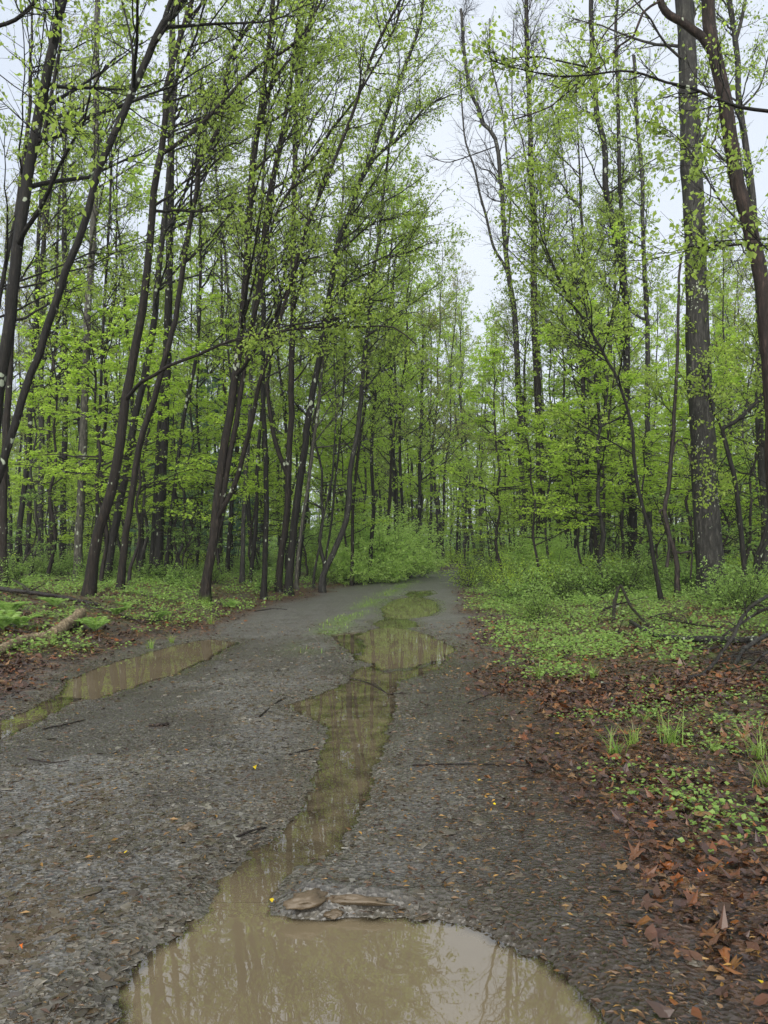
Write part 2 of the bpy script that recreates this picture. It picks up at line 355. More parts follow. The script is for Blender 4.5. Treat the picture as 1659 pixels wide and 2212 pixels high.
# ------------------------------------------------------------------ water
def water_mat(name, op, colr, sc_=1.0):
    m, N, Lk, o = mat(name)
    g = N('NewGeometry'); mp = N('Mapping'); Lk(g.outputs['Position'], mp.inputs[0])
    n = N('TexNoise', Scale=7.0*sc_, Detail=2.0); Lk(mp.outputs[0], n.inputs['Vector'])
    h = math_(N, Lk, 'MULTIPLY', n.outputs['Fac'], 1.0)
    for (cx_, cy_, am, fr) in ((.30, 1.98, .22, 75), (-.55, 2.75, .15, 90), (.05, 2.55, .12, 100)):
        d = N('VectorMath', operation='DISTANCE'); Lk(g.outputs['Position'], d.inputs[0]); d.inputs[1].default_value = (cx_, cy_, WL)
        wv = math_(N, Lk, 'SINE', math_(N, Lk, 'MULTIPLY', d.outputs['Value'], fr))
        dc = math_(N, Lk, 'SUBTRACT', 1.0, math_(N, Lk, 'MULTIPLY', d.outputs['Value'], 3.2), True)
        h = math_(N, Lk, 'ADD', h, math_(N, Lk, 'MULTIPLY', math_(N, Lk, 'MULTIPLY', wv, dc), am))
    b = N('Bump', Strength=.012, Distance=.03); Lk(h, b.inputs['Height'])
    n2 = N('TexNoise', Scale=1.3, Detail=5.0); Lk(g.outputs['Position'], n2.inputs['Vector'])
    cr = ramp(N, [(.3, tuple(c*.82 for c in colr)), (.7, tuple(c*1.1 for c in colr))]); Lk(n2.outputs['Fac'], cr.inputs[0])
    df = N('BsdfDiffuse'); Lk(cr.outputs[0], df.inputs['Color'])
    tr = N('BsdfTransparent'); tr.inputs[0].default_value = (.82, .78, .66, 1)
    m1 = N('MixShader'); da = N('Attribute', attribute_name='depth'); dsp = N('SeparateColor'); Lk(da.outputs['Color'], dsp.inputs[0]); Lk(math_(N, Lk, 'MULTIPLY', dsp.outputs[0], op), m1.inputs[0]); Lk(tr.outputs[0], m1.inputs[1]); Lk(df.outputs[0], m1.inputs[2])
    gl = N('BsdfGlossy', Roughness=.004); Lk(b.outputs[0], gl.inputs['Normal'])
    fr = N('Fresnel', IOR=2.15); Lk(b.outputs[0], fr.inputs['Normal'])
    m2 = N('MixShader'); Lk(fr.outputs[0], m2.inputs[0]); Lk(m1.outputs[0], m2.inputs[1]); Lk(gl.outputs[0], m2.inputs[2])
    Lk(m2.outputs[0], o.inputs[0]); return m
M['water'] = water_mat('muddy_water', .97, (.135, .108, .066))
M['film'] = M['water']
def grow_poly(P, d):
    c = P.mean(0); n = len(P); out = []
    A = sum(P[i][0]*P[(i+1) % n][1]-P[(i+1) % n][0]*P[i][1] for i in range(n))
    for i in range(n):
        e = norm(P[(i+1) % n]-P[i-1]); nn = np.array([e[1], -e[0]])*(1 if A > 0 else -1); out.append(P[i]+nn*d)
    return np.array(out)
def puddle(name, P, grow, z, m, label, cut=False):
    # a fine sheet over the hollow: the bank itself draws the shoreline
    x0, y0 = P.min(0)-grow-.1; x1, y1 = P.max(0)+grow+.1; st = .02 if y0 < 9 else .05
    gx, gy = np.meshgrid(np.arange(x0, x1, st), np.arange(y0, y1, st)); s = sdf(gx, gy, P)
    n = gx.shape; idx = np.arange(gx.size).reshape(n)
    q = np.stack([idx[:-1, :-1], idx[:-1, 1:], idx[1:, 1:], idx[1:, :-1]], -1).reshape(-1, 4)
    ok = (s.ravel()[q] > -grow).all(1)
    if cut:
        for Pd in DEEP.values(): ok &= ~(sdf(gx, gy, Pd).ravel()[q] > -.10).all(1)
    q = q[ok]; u, inv = np.unique(q, return_inverse=True)
    V = np.stack([gx.ravel()[u], gy.ravel()[u], np.full(len(u), z)], 1)
    dp = sm((z-ground(V[:, 0], V[:, 1])+.001)/.026); ed = .3+.7*sm((z-ground(V[:, 0], V[:, 1])+.001)/.004); dp = np.clip(dp*.9+(.30 if cut else .12)*ed, 0, .97)
    if cut: dp = np.maximum(dp, .90*ed*sm((3.9-V[:, 1])/1.1))
    else:
        tl_ = sm((sdf(V[:, 0], V[:, 1], SHAL['tail'])+.08)/.06); dp = np.maximum(dp, .88*ed*tl_*sm((3.9-V[:, 1])/1.1))
    o = mesh(name, [(V, inv.reshape(q.shape), 0, True)], [m], attrs={'depth': np.stack([dp, dp, dp, np.ones_like(dp)], 1)}); tag(o, label, kind='structure'); return o
puddle('puddle_water', DEEP['foreground'], .10, WL, M['water'], 'large brown muddy puddle mirroring the trees in the foreground')
puddle('puddle_water', DEEP['middle'], .10, WL, M['water'], 'olive brown puddle in the middle of the road')
puddle('puddle_water', DEEP['upper'], .10, WL, M['water'], 'small farther puddle on the right wheel track')
puddle('puddle_water', DEEP['left'], .10, WL, M['water'], 'long narrow brown puddle along the left road edge')
puddle('shallow_water', SHAL['tail'], .12, WL-.0005, M['film'], 'thin sheet of water running down the road between the puddles', True)
puddle('shallow_water', SHAL['left_shallow'], .12, WL-.0005, M['film'], 'shallow muddy water at the left edge of the road', True)
puddle('shallow_water', SHAL['link'], .08, WL-.0008, M['film'], 'thin wet strip between the two middle puddles', True)
puddle('shallow_water', SHAL['far_rut'], .08, WL-.0011, M['film'], 'wet rut far up the road', True)

# ------------------------------------------------------------------ trees
def tree_geo(path, rad, seed, nb=20, lo=.35, blen=3.2, bias=(0, 0), inc=(62, 32), nl=6, ls=.08, n2=7, n3=5, sides=10,
             cloud=.20, bare=0.0, bsides=4, tw=True, flat=0.0, lorad=.0):
    """returns wood parts and leaf part in world space. path (K,3) from the foot to the tip, rad (K)"""
    rng = np.random.default_rng(seed)
    tv, tf = tubes(path[None], rad[None], sides)
    tv = tv.reshape(len(path), sides, 3); c = path[:, None, :]
    a = np.arange(sides); ph = rng.random()*6
    wob = 1+.05*np.sin(a[None, :]*2+ph+path[:, 2:3]*1.3)+.05*(rng.random((len(path), sides))-.5)
    fl = np.exp(-np.clip(path[:, 2]-path[0, 2]-.1, 0, 9)/.28)[:, None]
    wob = wob+fl*(.35+.30*np.sin(a[None, :]*5*2*PI/sides*1.0+ph))
    tv = (c+(tv-c)*wob[:, :, None]).reshape(-1, 3)
    wood = [(tv, tf, 0, True)]
    if nb == 0: return wood, None
    cum = np.concatenate([[0], np.cumsum(np.linalg.norm(np.diff(path, axis=0), axis=1))]); cum /= cum[-1]
    t = np.sort(lo+(1-lo)*rng.random(nb)**.85)*.985
    p0 = np.stack([np.interp(t, cum, path[:, k]) for k in range(3)], 1); r0 = np.interp(t, cum, rad)
    az = rng.random(nb)*2*PI; h = np.stack([np.cos(az), np.sin(az)], 1)*.8+np.array(bias)[None]; h = norm(h)
    f = (t-lo)/(1-lo); th = np.radians(inc[0]+(inc[1]-inc[0])*f+rng.normal(size=nb)*9)
    d = np.concatenate([h*np.sin(th)[:, None], np.cos(th)[:, None]], 1)
    L = blen*(1.08-.55*f)*(.55+.6*rng.random(nb))
    P1, R1 = grow1(p0, d, L, np.minimum(r0*.55, .006+.011*L), 9, rng, .10 if not flat else -.03, .075)
    v, q = tubes(P1, R1, bsides+1); wood.append((v, q, 0, True))
    P2, R2 = child(P1, R1, n2, rng, 5, .18, .98, 42, lambda L, s, r: (.22+.5*(1.05-s)*(.5+.7*r.random(len(L))))*L*.75+.15, .05, .07)
    if flat: P2[:, :, 2] = P2[:, :1, 2]+(P2[:, :, 2]-P2[:, :1, 2])*(1-flat)
    v, q = tubes(P2, R2, bsides); twp = [(v, q, 0, True)]
    P3, R3 = child(P2, R2, n3, rng, 4, .2, 1, 45, lambda L, s, r: .16+.42*L*(.5+.7*r.random(len(L))), 0.02, .08)
    if flat: P3[:, :, 2] = P3[:, :1, 2]+(P3[:, :, 2]-P3[:, :1, 2])*(1-flat)
    if tw: v, q = tubes(P3, R3, 3); twp.append((v, q, 0, False))
    wood += twp
    if bare >= 1: return wood, None
    keep = rng.random(len(P3)) >= bare; Q = P3[keep]; n = len(Q)
    if n == 0 or nl == 0: return wood, None
    s = .12+.87*(np.floor(rng.random((n, nl))*3)+.35+.3*rng.random((n, 1)))/3.3; fI = s*3; i = np.minimum(fI.astype(int), 2); u = (fI-i)[..., None]; ar = np.arange(n)[:, None]
    p = Q[ar, i]*(1-u)+Q[ar, i+1]*u; dirs = norm(Q[ar, i+1]-Q[ar, i])
    p = p.reshape(-1, 3); dirs = dirs.reshape(-1, 3); p = p+rng.normal(size=p.shape)*cloud*np.array([.16, .16, .12])
    if flat:
        a_ = dirs*.6+rng.normal(size=p.shape)*.8; a_[:, 2] = a_[:, 2]*.35-.25; up = np.tile([0, 0, 1.], (len(p), 1))
    else:
        a_ = dirs*.3+rng.normal(size=p.shape)*.7; a_[:, 2] -= .75; up = None
    v, q = leaves(p, a_, ls*(.55+.75*rng.random(len(p))), rng, up=up)
    return wood, (v, q, 0, False)

def extend(P, W, D, H, rng):
    """carry a trunk on above the picture's edge to its full height"""
    P = list(P); d = norm(P[-1]-P[max(0, len(P)-3)]); z = P[-1][2]; r = W[-1]
    W = list(W)
    while P[-1][2] < H:
        st = min(1.6, H-P[-1][2]+.3); d = norm(d*np.array([.85, .85, 1])+rng.normal(size=3)*.07+np.array([0, 0, .12])); P.append(P[-1]+d*st)
        f = max(.0, (H-P[-1][2])/max(1, H-z)); W.append(max(.012, r*f**.8))
        if len(P) > 60: break
    return np.array(P), np.array(W)

def hero(kind, label, D, w0, w1, pts, seed, H=19, mat_='bark', leaf='leaf', limbs=(), group=None, cat='tree', dD=0.0, stubs=(), **kw):
    rng = np.random.default_rng(seed+1000)
    n = len(pts); Ds = D+dD*np.linspace(0, 1, n)
    X = np.array([at(x, y, d) for (x, y), d in zip(pts, Ds)])
    g0 = gz(X[0, 0], X[0, 1]); base = X[0].copy(); base[2] = g0-.08
    X = np.vstack([base, X[X[:, 2] > g0+.25]]) if (X[:, 2] > g0+.25).any() else X
    w0, w1 = (w0*.86, w1*.86) if w0 < 30 else (w0, w1); h = (X[:, 2]-g0)/max(.1, X[-1, 2]-g0); ww = w0+(w1-w0)*np.clip(h, 0, 1); R = ww*.5/F*D
    if H > X[-1, 2]+.5: X, R = extend(X, R, D, H, rng)
    P, tt = catmull(X, .35); rad = np.interp(tt, np.arange(len(R)), R); P[1:, :2] += rng.normal(size=(len(P)-1, 2))*.008*min(1, w0/12)
    wood, lf = tree_geo(P, rad, seed, **kw)
    root = empty(kind, (base[0], base[1], g0)); tag(root, label, cat, group)
    loc = (base[0], base[1], g0)
    mesh('trunk', wood, [M[mat_]], root, loc)
    rl = np.random.default_rng(seed+77); lfs = [] if lf is None else [lf]
    for (lp, lw0, lw1, kwl) in limbs:
        LD = kwl.get('D', D); k = len(lp); dd = kwl.get('dD', 0.0)
        LX_ = np.array([at(x, y, LD+dd*i/(k-1)) for i, (x, y) in enumerate(lp)])
        j = int(np.argmin(np.linalg.norm(P-LX_[0], axis=1)))
        if kwl.get('join', True): LX_[0] = P[j]
        q, t2 = catmull(LX_, .22); r = np.interp(t2, [0, k-1], [lw0*.5/F*LD, lw1*.5/F*LD])
        v, f_ = tubes(q[None], r[None], 8); ps = [(v, f_, 0, True)]
        nb_ = kwl.get('nb', 14)
        if nb_:
            m = 9; Q1 = np.stack([np.interp(np.linspace(0, len(q)-1, m), np.arange(len(q)), q[:, c]) for c in range(3)], 1)[None]; RR = np.interp(np.linspace(0, len(q)-1, m), np.arange(len(q)), r)[None]
            P2, R2 = child(Q1, RR, nb_, rl, 6, kwl.get('lo', .25), 1, 45, lambda L, s, rr: kwl.get('bl', .9)*(.5+.8*rr.random(len(L)))*(1.2-.5*s), .05, .08)
            v, f_ = tubes(P2, R2, 4); ps.append((v, f_, 0, True))
            P3, R3 = child(P2, R2, 5, rl, 4, .2, 1, 45, lambda L, s, rr: .15+.35*L*(.5+.7*rr.random(len(L))), .02, .08)
            v, f_ = tubes(P3, R3, 3); ps.append((v, f_, 0, False))
            nl_ = kwl.get('nl', 7)
            if nl_:
                p = np.repeat(P3[:, 1:], nl_, axis=0).reshape(-1, 3); p = p[rl.random(len(p)) < .5]; p = p+rl.normal(size=p.shape)*.05
                a_ = rl.normal(size=p.shape)*.7; a_[:, 2] -= .7
                v, f_ = leaves(p, a_, kwl.get('ls', .075)*(.55+.7*rl.random(len(p))), rl); lfs.append((v, f_, 0, False))
        mesh('limb', ps, [M[mat_]], root, loc)
    if lfs: mesh('crown', lfs, [M[leaf]], root, loc)
    return root

A = (0.9, -.1); B = (-.7, -.1)   # crowns reach for the light over the road
hero('maple_tree', 'dark trunk leaning right across the upper left corner, nearest big stem on the left', 13, 30, 19, [(-30, 1290), (-22, 1100), (-15, 950), (3, 800), (22, 680), (45, 480), (75, 290), (105, 140), (135, 0)], 1, nb=16, lo=.3, bias=A, nl=6, ls=.08)
hero('maple_tree', 'slim dark trunk crossing diagonally from the left edge to a fork high up', 11, 20, 17, [(-75, 1290), (-45, 1150), (0, 1024), (50, 864), (83, 764), (117, 664), (143, 583), (187, 467), (213, 367), (247, 290), (287, 200), (320, 123), (353, 50), (403, -10)], 2, H=14, nb=11, lo=.55, bias=A, nl=5, ls=.08, blen=2.6,
     limbs=[([(351, 50), (362, 20), (385, -40)], 12, 9, dict(nb=0)), ([(285, 185), (287, 120), (278, 60), (262, 0), (250, -60)], 6, 3, dict(nb=9))])
hero('maple_tree', 'brown trunk with large pale green lichen patches near its foot', 16, 28, 12, [(190, 1287), (200, 1214), (213, 1147), (240, 1064), (260, 964), (273, 864), (290, 764), (313, 633), (323, 533), (333, 417), (347, 333), (357, 250), (360, 183), (383, 100), (407, 27), (416, -10)], 3, H=15, nb=12, lo=.5, bias=A, mat_='bark_brown', nl=5,
     limbs=[([(347, 340), (400, 300), (440, 263), (493, 207), (553, 147), (603, 117), (636, 93), (663, 60), (700, -10)], 10, 5, dict(nb=16)),
            ([(355, 310), (393, 277), (433, 257), (500, 230), (553, 197), (607, 150), (640, 90)], 5, 2, dict(nb=12)),
            ([(275, 845), (305, 826), (333, 811), (367, 789), (427, 767), (477, 744), (517, 731), (553, 726), (603, 716), (686, 707), (786, 706), (850, 707), (900, 745)], 9, 2.5, dict(nb=20, lo=.3, bl=1.1, D=15.5, dD=-1.5)),
            ([(540, 727), (620, 704), (686, 694), (753, 684), (806, 664)], 5, 2, dict(nb=12, join=False, D=14.3))])
hero('maple_tree', 'dark straight trunk just behind the lichen patched brown one', 22, 20, 14, [(232, 1240), (247, 1147), (267, 1047), (280, 964), (293, 897), (310, 824), (320, 774), (333, 684), (345, 560), (360, 430)], 4, nb=14, lo=.28, bias=A, nl=5)
hero('oak_tree', 'tall straight grey trunk with a second dark stem fused against its foot', 23, 24, 15, [(340, 1243), (345, 1131), (350, 1031), (356, 897), (361, 797), (363, 664), (368, 467), (370, 267), (373, 0)], 5, nb=14, lo=.5, bias=A, mat_='bark', nl=5,
     limbs=[([(326, 1240), (333, 1131), (338, 1031), (343, 930), (355, 780)], 12, 8, dict(nb=0, join=False))])
hero('maple_sapling', 'thin dark stem right beside the tall straight grey trunk', 23, 11, 7, [(355, 1240), (367, 1147), (380, 1031), (393, 931), (407, 850), (420, 797), (430, 700), (433, 533), (430, 400), (430, 300)], 6, H=16, nb=14, lo=.28, bias=A, nl=6)
hero('maple_tree', 'trunk that bends right and forks halfway up, left of the fused pair', 18, 18, 9, [(258, 1264), (273, 1147), (293, 1014), (310, 931), (333, 864), (350, 797), (365, 740), (373, 717), (390, 617), (407, 500), (423, 417), (430, 350), (447, 317), (473, 277), (483, 217), (493, 140), (513, 90), (553, 37), (575, -10)], 7, H=16, nb=14, lo=.33, bias=A, mat_='bark_brown', nl=6,
     limbs=[([(408, 480), (395, 540), (388, 560)], 7, 5, dict(nb=0)), ([(430, 360), (440, 330), (446, 270), (445, 200)], 5, 3, dict(nb=8))])
hero('maple_tree', 'trunk with a flared mossy green foot at the left verge', 17, 24, 12, [(445, 1264), (457, 1197), (463, 1131), (480, 997), (497, 897), (510, 797), (520, 714), (533, 583), (537, 500), (543, 417), (550, 330), (565, 230), (578, 120), (592, -10)], 8, H=16, nb=16, lo=.3, bias=A, mat_='bark_moss', nl=6,
     limbs=[([(462, 1165), (480, 1080), (497, 980), (510, 914), (520, 847), (535, 760), (553, 664), (565, 560), (575, 450), (600, 330), (625, 200), (640, 80), (655, -10)], 13, 7, dict(nb=26, lo=.45, bl=1.3)),
            ([(475, 1147), (507, 1047), (530, 964), (547, 897), (560, 830), (590, 740), (625, 620), (660, 500), (700, 400), (760, 250), (800, 130), (843, 40), (870, -10)], 11, 5, dict(nb=34, lo=.35, bl=1.4, D=17, dD=-2.5)),
            ([(527, 800), (560, 640), (590, 480), (640, 390), (686, 327), (720, 273), (760, 227), (800, 160), (843, 83), (876, -10)], 6, 4, dict(nb=30, lo=.3, bl=1.3, D=17, dD=-1.5))])
hero('maple_tree', 'slender upright trunk right of the mossy footed tree', 20, 14, 8, [(570, 1252), (576, 1097), (573, 964), (567, 864), (570, 700), (570, 600), (580, 480), (600, 350), (640, 200), (665, 60), (680, -10)], 9, H=17, nb=17, lo=.28, bias=A, nl=6)
hero('maple_tree', 'leaning dark trunk of the pair at the road edge, splitting high up over the road', 22, 20, 12, [(625, 1243), (633, 1164), (646, 1047), (663, 931), (676, 847), (690, 774), (700, 697), (713, 633), (720, 567), (733, 517), (760, 450), (783, 383), (800, 350)], 10, H=9, nb=6, lo=.6, bias=A, nl=6,
     limbs=[([(800, 350), (820, 283), (853, 200), (880, 130), (905, 60), (915, -10)], 10, 6, dict(nb=26, bl=1.7)), ([(798, 352), (830, 323), (873, 287), (903, 250), (925, 227), (980, 203)], 8, 3, dict(nb=26, bl=1.4)),
            ([(720, 567), (760, 520), (810, 480), (860, 470), (905, 440)], 6, 2, dict(nb=20, bl=1.3)), ([(700, 697), (750, 600), (820, 560), (880, 545), (940, 520)], 6, 2, dict(nb=24, bl=1.4))])
hero('maple_tree', 'brown upright trunk of the pair at the road edge, joined by a slanting stem', 22.5, 17, 12, [(603, 1235), (618, 1131), (623, 1031), (625, 964), (630, 897), (630, 764), (633, 664), (633, 533), (636, 400), (640, 250), (645, 100)], 11, nb=16, lo=.28, bias=A, mat_='bark_brown', nl=6,
     limbs=[([(617, 1040), (603, 980), (590, 935), (582, 880), (575, 820)], 11, 8, dict(nb=0))])
hero('birch_tree', 'thin pale grey stem just right of the leaning pair', 24, 9, 6, [(642, 1232), (653, 1131), (666, 1047), (676, 964), (686, 897), (695, 800), (706, 700), (715, 600), (735, 480)], 12, H=15, nb=14, lo=.28, bias=A, mat_='bark_pale', nl=6)
hero('maple_tree', 'lichen spotted trunk bowed right, last big stem before the green bushes', 24, 15, 8, [(697, 1247), (720, 1197), (740, 1147), (753, 1097), (756, 1014), (770, 947), (780, 864), (783, 814), (793, 731), (797, 697), (805, 600), (820, 500), (830, 400)], 13, H=17, nb=24, lo=.35, bias=(.5, -.1), mat_='bark_grey', nl=6)
hero('maple_sapling', 'thin leaning stem left of the bowed lichen spotted trunk', 24, 6, 4, [(698, 1245), (708, 1180), (716, 1130), (725, 1030), (733, 964), (740, 880), (745, 780)], 14, H=12, nb=16, lo=.35, bias=(.5, -.1), nl=6)
hero('maple_sapling', 'thin stem between the leaning pair and the bowed trunk', 25, 6, 4, [(678, 1240), (690, 1180), (700, 1110), (716, 1040), (722, 960), (726, 880)], 15, H=12, nb=16, lo=.35, bias=(.5, -.1), mat_='bark_grey', nl=6)
hero('pine_tree', 'dark straight trunk rising behind the green bushes left of the road', 38, 13, 9, [(858, 1215), (856, 1131), (853, 1031), (846, 964), (843, 864), (845, 700), (847, 600)], 16, H=15, nb=22, lo=.4, bias=(.0, -.1), nl=5, ls=.09)
hero('maple_tree', 'distant dark trunk just left of where the road disappears', 42, 9, 6, [(898, 1215), (898, 1187), (906, 1097), (906, 997), (910, 947), (912, 800), (915, 700)], 17, H=14, nb=22, lo=.35, nl=6, ls=.09, leaf='leaf_olive')
hero('oak_tree', 'slim dark trunk at the left edge with brown bark, behind the diagonal stem', 20, 20, 13, [(8, 1262), (8, 1064), (14, 931), (23, 764), (27, 664), (32, 500)], 18, nb=12, lo=.33, bias=A, mat_='bark_brown', nl=5)
hero('maple_tree', 'dark trunk second from the left edge on the forest floor', 27, 14, 9, [(30, 1232), (43, 1131), (55, 1030), (62, 960), (72, 764), (85, 600), (110, 400)], 19, nb=14, lo=.28, bias=A, nl=5)
hero('maple_tree', 'slender dark trunk left of the grey spotted stem', 30, 12, 9, [(58, 1228), (64, 1097), (64, 997), (66, 897), (73, 764), (77, 664), (84, 500), (95, 350)], 20, nb=14, lo=.28, bias=A, nl=5)
hero('maple_tree', 'grey spotted trunk in the left woods, left of the straight dark one', 30, 15, 10, [(90, 1226), (88, 1097), (90, 964), (88, 831), (90, 764), (93, 664), (95, 500), (100, 300)], 21, nb=14, lo=.28, bias=A, mat_='bark_grey', nl=5)
hero('oak_tree', 'straight dark trunk left of the palest lichen covered trunk', 29, 16, 11, [(135, 1228), (137, 1064), (140, 931), (142, 797), (140, 664), (138, 500), (140, 350)], 22, nb=14, lo=.28, bias=A, nl=5)
hero('oak_tree', 'palest lichen covered straight trunk in the left woods', 24, 21, 14, [(168, 1240), (172, 1131), (178, 997), (183, 864), (187, 764), (190, 664), (200, 533), (206, 367), (208, 200), (210, 0)], 23, nb=12, lo=.5, bias=A, mat_='bark_pale', nl=5)
hero('maple_sapling', 'very thin dark stem right of the palest trunk', 24, 9, 6, [(203, 1236), (210, 1097), (210, 997), (217, 864), (220, 764), (225, 664), (235, 500), (240, 380)], 24, H=16, nb=14, lo=.28, bias=A, nl=6)
hero('maple_tree', 'slanting twin stem behind the nearest big left trunk', 14, 14, 8, [(-45, 1290), (-30, 1000), (-15, 780), (0, 637), (27, 500), (43, 433), (73, 333), (97, 283), (112, 200), (130, 100)], 25, H=15, nb=11, lo=.33, bias=A, nl=5)
hero('maple_sapling', 'thin stem standing between the straight grey trunk and the mossy foot', 28, 7, 5, [(423, 1232), (437, 1064), (430, 964), (425, 860), (430, 760)], 26, H=12, nb=16, lo=.4, nl=6)
hero('maple_tree', 'dark stem close behind the mossy footed tree, on its right', 27, 11, 7, [(490, 1232), (500, 1097), (510, 997), (515, 850), (522, 740), (528, 600), (533, 480)], 27, H=18, nb=16, lo=.28, bias=A, nl=6)
hero('maple_tree', 'lichen flecked stem left of the slender upright trunk', 23, 12, 7, [(523, 1248), (527, 1097), (533, 997), (540, 897), (545, 700), (556, 560), (566, 420)], 28, H=18, nb=16, lo=.28, bias=A, mat_='bark_grey', nl=6)
hero('maple_tree', 'dark leaning stem touching the slender upright trunk at its foot', 24, 10, 6, [(540, 1246), (553, 1131), (556, 1000), (565, 900), (585, 780), (605, 640), (640, 500), (690, 380)], 29, H=17, nb=17, lo=.28, bias=A, nl=6)
# right side
hero('maple_tree', 'massive straight grey trunk on the right, thickest tree in view', 17, 57, 37, [(1543, 1290), (1536, 1220), (1529, 1164), (1524, 1064), (1519, 964), (1511, 831), (1506, 731), (1503, 567), (1496, 433), (1491, 300), (1486, 167), (1483, 67), (1476, -10)], 40, H=20, mat_='bark_grey', sides=18, nb=16, lo=.6, bias=B, nl=5,
     limbs=[([(1508, 60), (1500, 30), (1490, -10)], 9, 7, dict(nb=4)), ([(1503, 560), (1478, 620), (1470, 660)], 3, 2, dict(nb=0)), ([(1516, 330), (1524, 290), (1535, 215), (1560, 150)], 6, 3, dict(nb=8)),
            ([(1502, 590), (1520, 540), (1525, 600), (1500, 690)], 2, 1.2, dict(nb=12, bl=.5)), ([(1518, 360), (1515, 370), (1535, 400), (1530, 450), (1510, 490)], 4, 2, dict(nb=6, bl=.6))])
hero('cherry_tree', 'reddish brown curving trunk at the upper right edge with a heavy side limb', 10.5, 34, 28, [(1690, 1330), (1676, 1100), (1668, 850), (1657, 717), (1651, 660), (1637, 567), (1616, 483), (1593, 400), (1583, 333), (1573, 267), (1556, 167), (1536, 90), (1528, -10)], 41, H=12, mat_='bark_red', sides=16, nb=8, lo=.7, bias=B, nl=6, ls=.07,
     limbs=[([(1530, 120), (1519, 83), (1499, 67), (1473, 47), (1446, 33), (1429, 10), (1420, -30)], 20, 15, dict(nb=0)),
            ([(1424, 3), (1389, 27), (1369, 77), (1336, 100), (1296, 147), (1246, 180), (1190, 230), (1110, 258)], 6, 3, dict(nb=16, bl=.6, ls=.07, nl=4, join=False, D=10.0)),
            ([(1410, -10), (1386, 0), (1333, 43), (1303, 77), (1280, 120), (1250, 165), (1190, 205)], 4, 2, dict(nb=12, bl=.5, nl=4, join=False, D=10.0)),
            ([(1585, 330), (1560, 230), (1545, 300), (1525, 330), (1515, 360)], 5, 3, dict(nb=6, bl=.5))])
hero('maple_tree', 'tree standing outside the right edge whose long arched limb crosses the sky', 8.5, 26, 20, [(1800, 1400), (1795, 1000), (1790, 600), (1780, 300), (1770, 0)], 42, H=10, nb=0,
     limbs=[([(1780, 262), (1720, 246), (1659, 240), (1606, 233), (1573, 223), (1539, 210), (1489, 188), (1439, 178), (1389, 160), (1339, 153), (1273, 162), (1206, 165), (1173, 160), (1106, 145), (1060, 130)], 9, 2.2, dict(nb=30, bl=.55, nl=3, ls=.055)),
            ([(1270, 145), (1186, 127), (1160, 122), (1106, 126), (1050, 135)], 4, 1.5, dict(nb=10, bl=.5, nl=3, join=False)),
            ([(1790, 560), (1659, 532), (1599, 528), (1539, 532), (1489, 540), (1406, 560), (1350, 563), (1250, 560)], 4, 1.5, dict(nb=20, bl=.5, nl=2)),
            ([(1790, 545), (1659, 516), (1560, 520), (1500, 530), (1440, 548)], 4, 1.5, dict(nb=10, bl=.4, nl=2)),
            ([(1790, 640), (1659, 540), (1560, 440), (1500, 340), (1450, 285), (1390, 260)], 4, 1.5, dict(nb=20, bl=.5, nl=2))])
hero('maple_tree', 'pale grey green trunk forking at the top behind the reddish curved one', 20, 21, 14, [(1652, 1262), (1652, 1097), (1640, 897), (1640, 650), (1629, 467), (1623, 400), (1609, 300), (1596, 200), (1590, 90)], 43, H=17, nb=14, lo=.5, bias=B, mat_='bark_grey', nl=5,
     limbs=[([(1591, 95), (1600, 50), (1612, -10)], 9, 7, dict(nb=4)), ([(1590, 100), (1580, 40), (1570, -10)], 9, 7, dict(nb=4)), ([(1600, 250), (1640, 190), (1660, 120)], 5, 3, dict(nb=8))])
hero('crooked_tree', 'thin crooked dark tree that forks into two arms right of the massive trunk', 16, 13, 11, [(1613, 1285), (1606, 1197), (1596, 1097), (1586, 1031), (1573, 980), (1561, 931)], 44, H=3, nb=0,
     limbs=[([(1561, 931), (1566, 922), (1589, 911), (1623, 880), (1653, 844), (1670, 780), (1690, 700)], 10, 7, dict(nb=14, bl=1.2, lo=.3)), ([(1560, 934), (1549, 904), (1539, 887), (1530, 850), (1515, 800)], 5, 3, dict(nb=10, bl=.9)),
            ([(1575, 985), (1553, 1010), (1545, 1060)], 3, 1.5, dict(nb=5, bl=.6))])
hero('maple_sapling', 'thin stem leaning right off the edge, right of the crooked tree', 17, 10, 8, [(1626, 1275), (1630, 1230), (1636, 1197), (1659, 1131), (1675, 1050), (1680, 900)], 45, H=8, nb=14, lo=.3, nl=6)
hero('maple_sapling', 'dark curved stem at the right edge beside the leaning one', 16.5, 9, 7, [(1641, 1280), (1638, 1230), (1643, 1197), (1662, 1160), (1685, 1110)], 46, H=7, nb=12, lo=.3, nl=6)
hero('vine_tree', 'twisted black vine like trunk left of the massive grey trunk', 17, 13, 6, [(1462, 1225), (1456, 1190), (1446, 1160), (1437, 1114), (1436, 1100), (1444, 1060), (1448, 1010), (1453, 964), (1456, 897), (1463, 797), (1466, 664), (1467, 600), (1473, 555)], 47, H=7, nb=0, mat_='deadwood',
     limbs=[([(1440, 1225), (1446, 1180), (1441, 1130), (1432, 1100), (1424, 1108)], 8, 6, dict(nb=0, join=False)), ([(1449, 1000), (1458, 960), (1473, 950), (1490, 985), (1497, 1020)], 5, 2.5, dict(nb=8, bl=.8)),
            ([(1466, 800), (1475, 816), (1487, 834)], 3, 2, dict(nb=3, bl=.6)), ([(1455, 900), (1430, 870), (1400, 850)], 3, 1.5, dict(nb=8, bl=.8)),
            ([(1452, 1190), (1470, 1195), (1494, 1192), (1494, 1215), (1492, 1250)], 5, 4, dict(nb=0))])
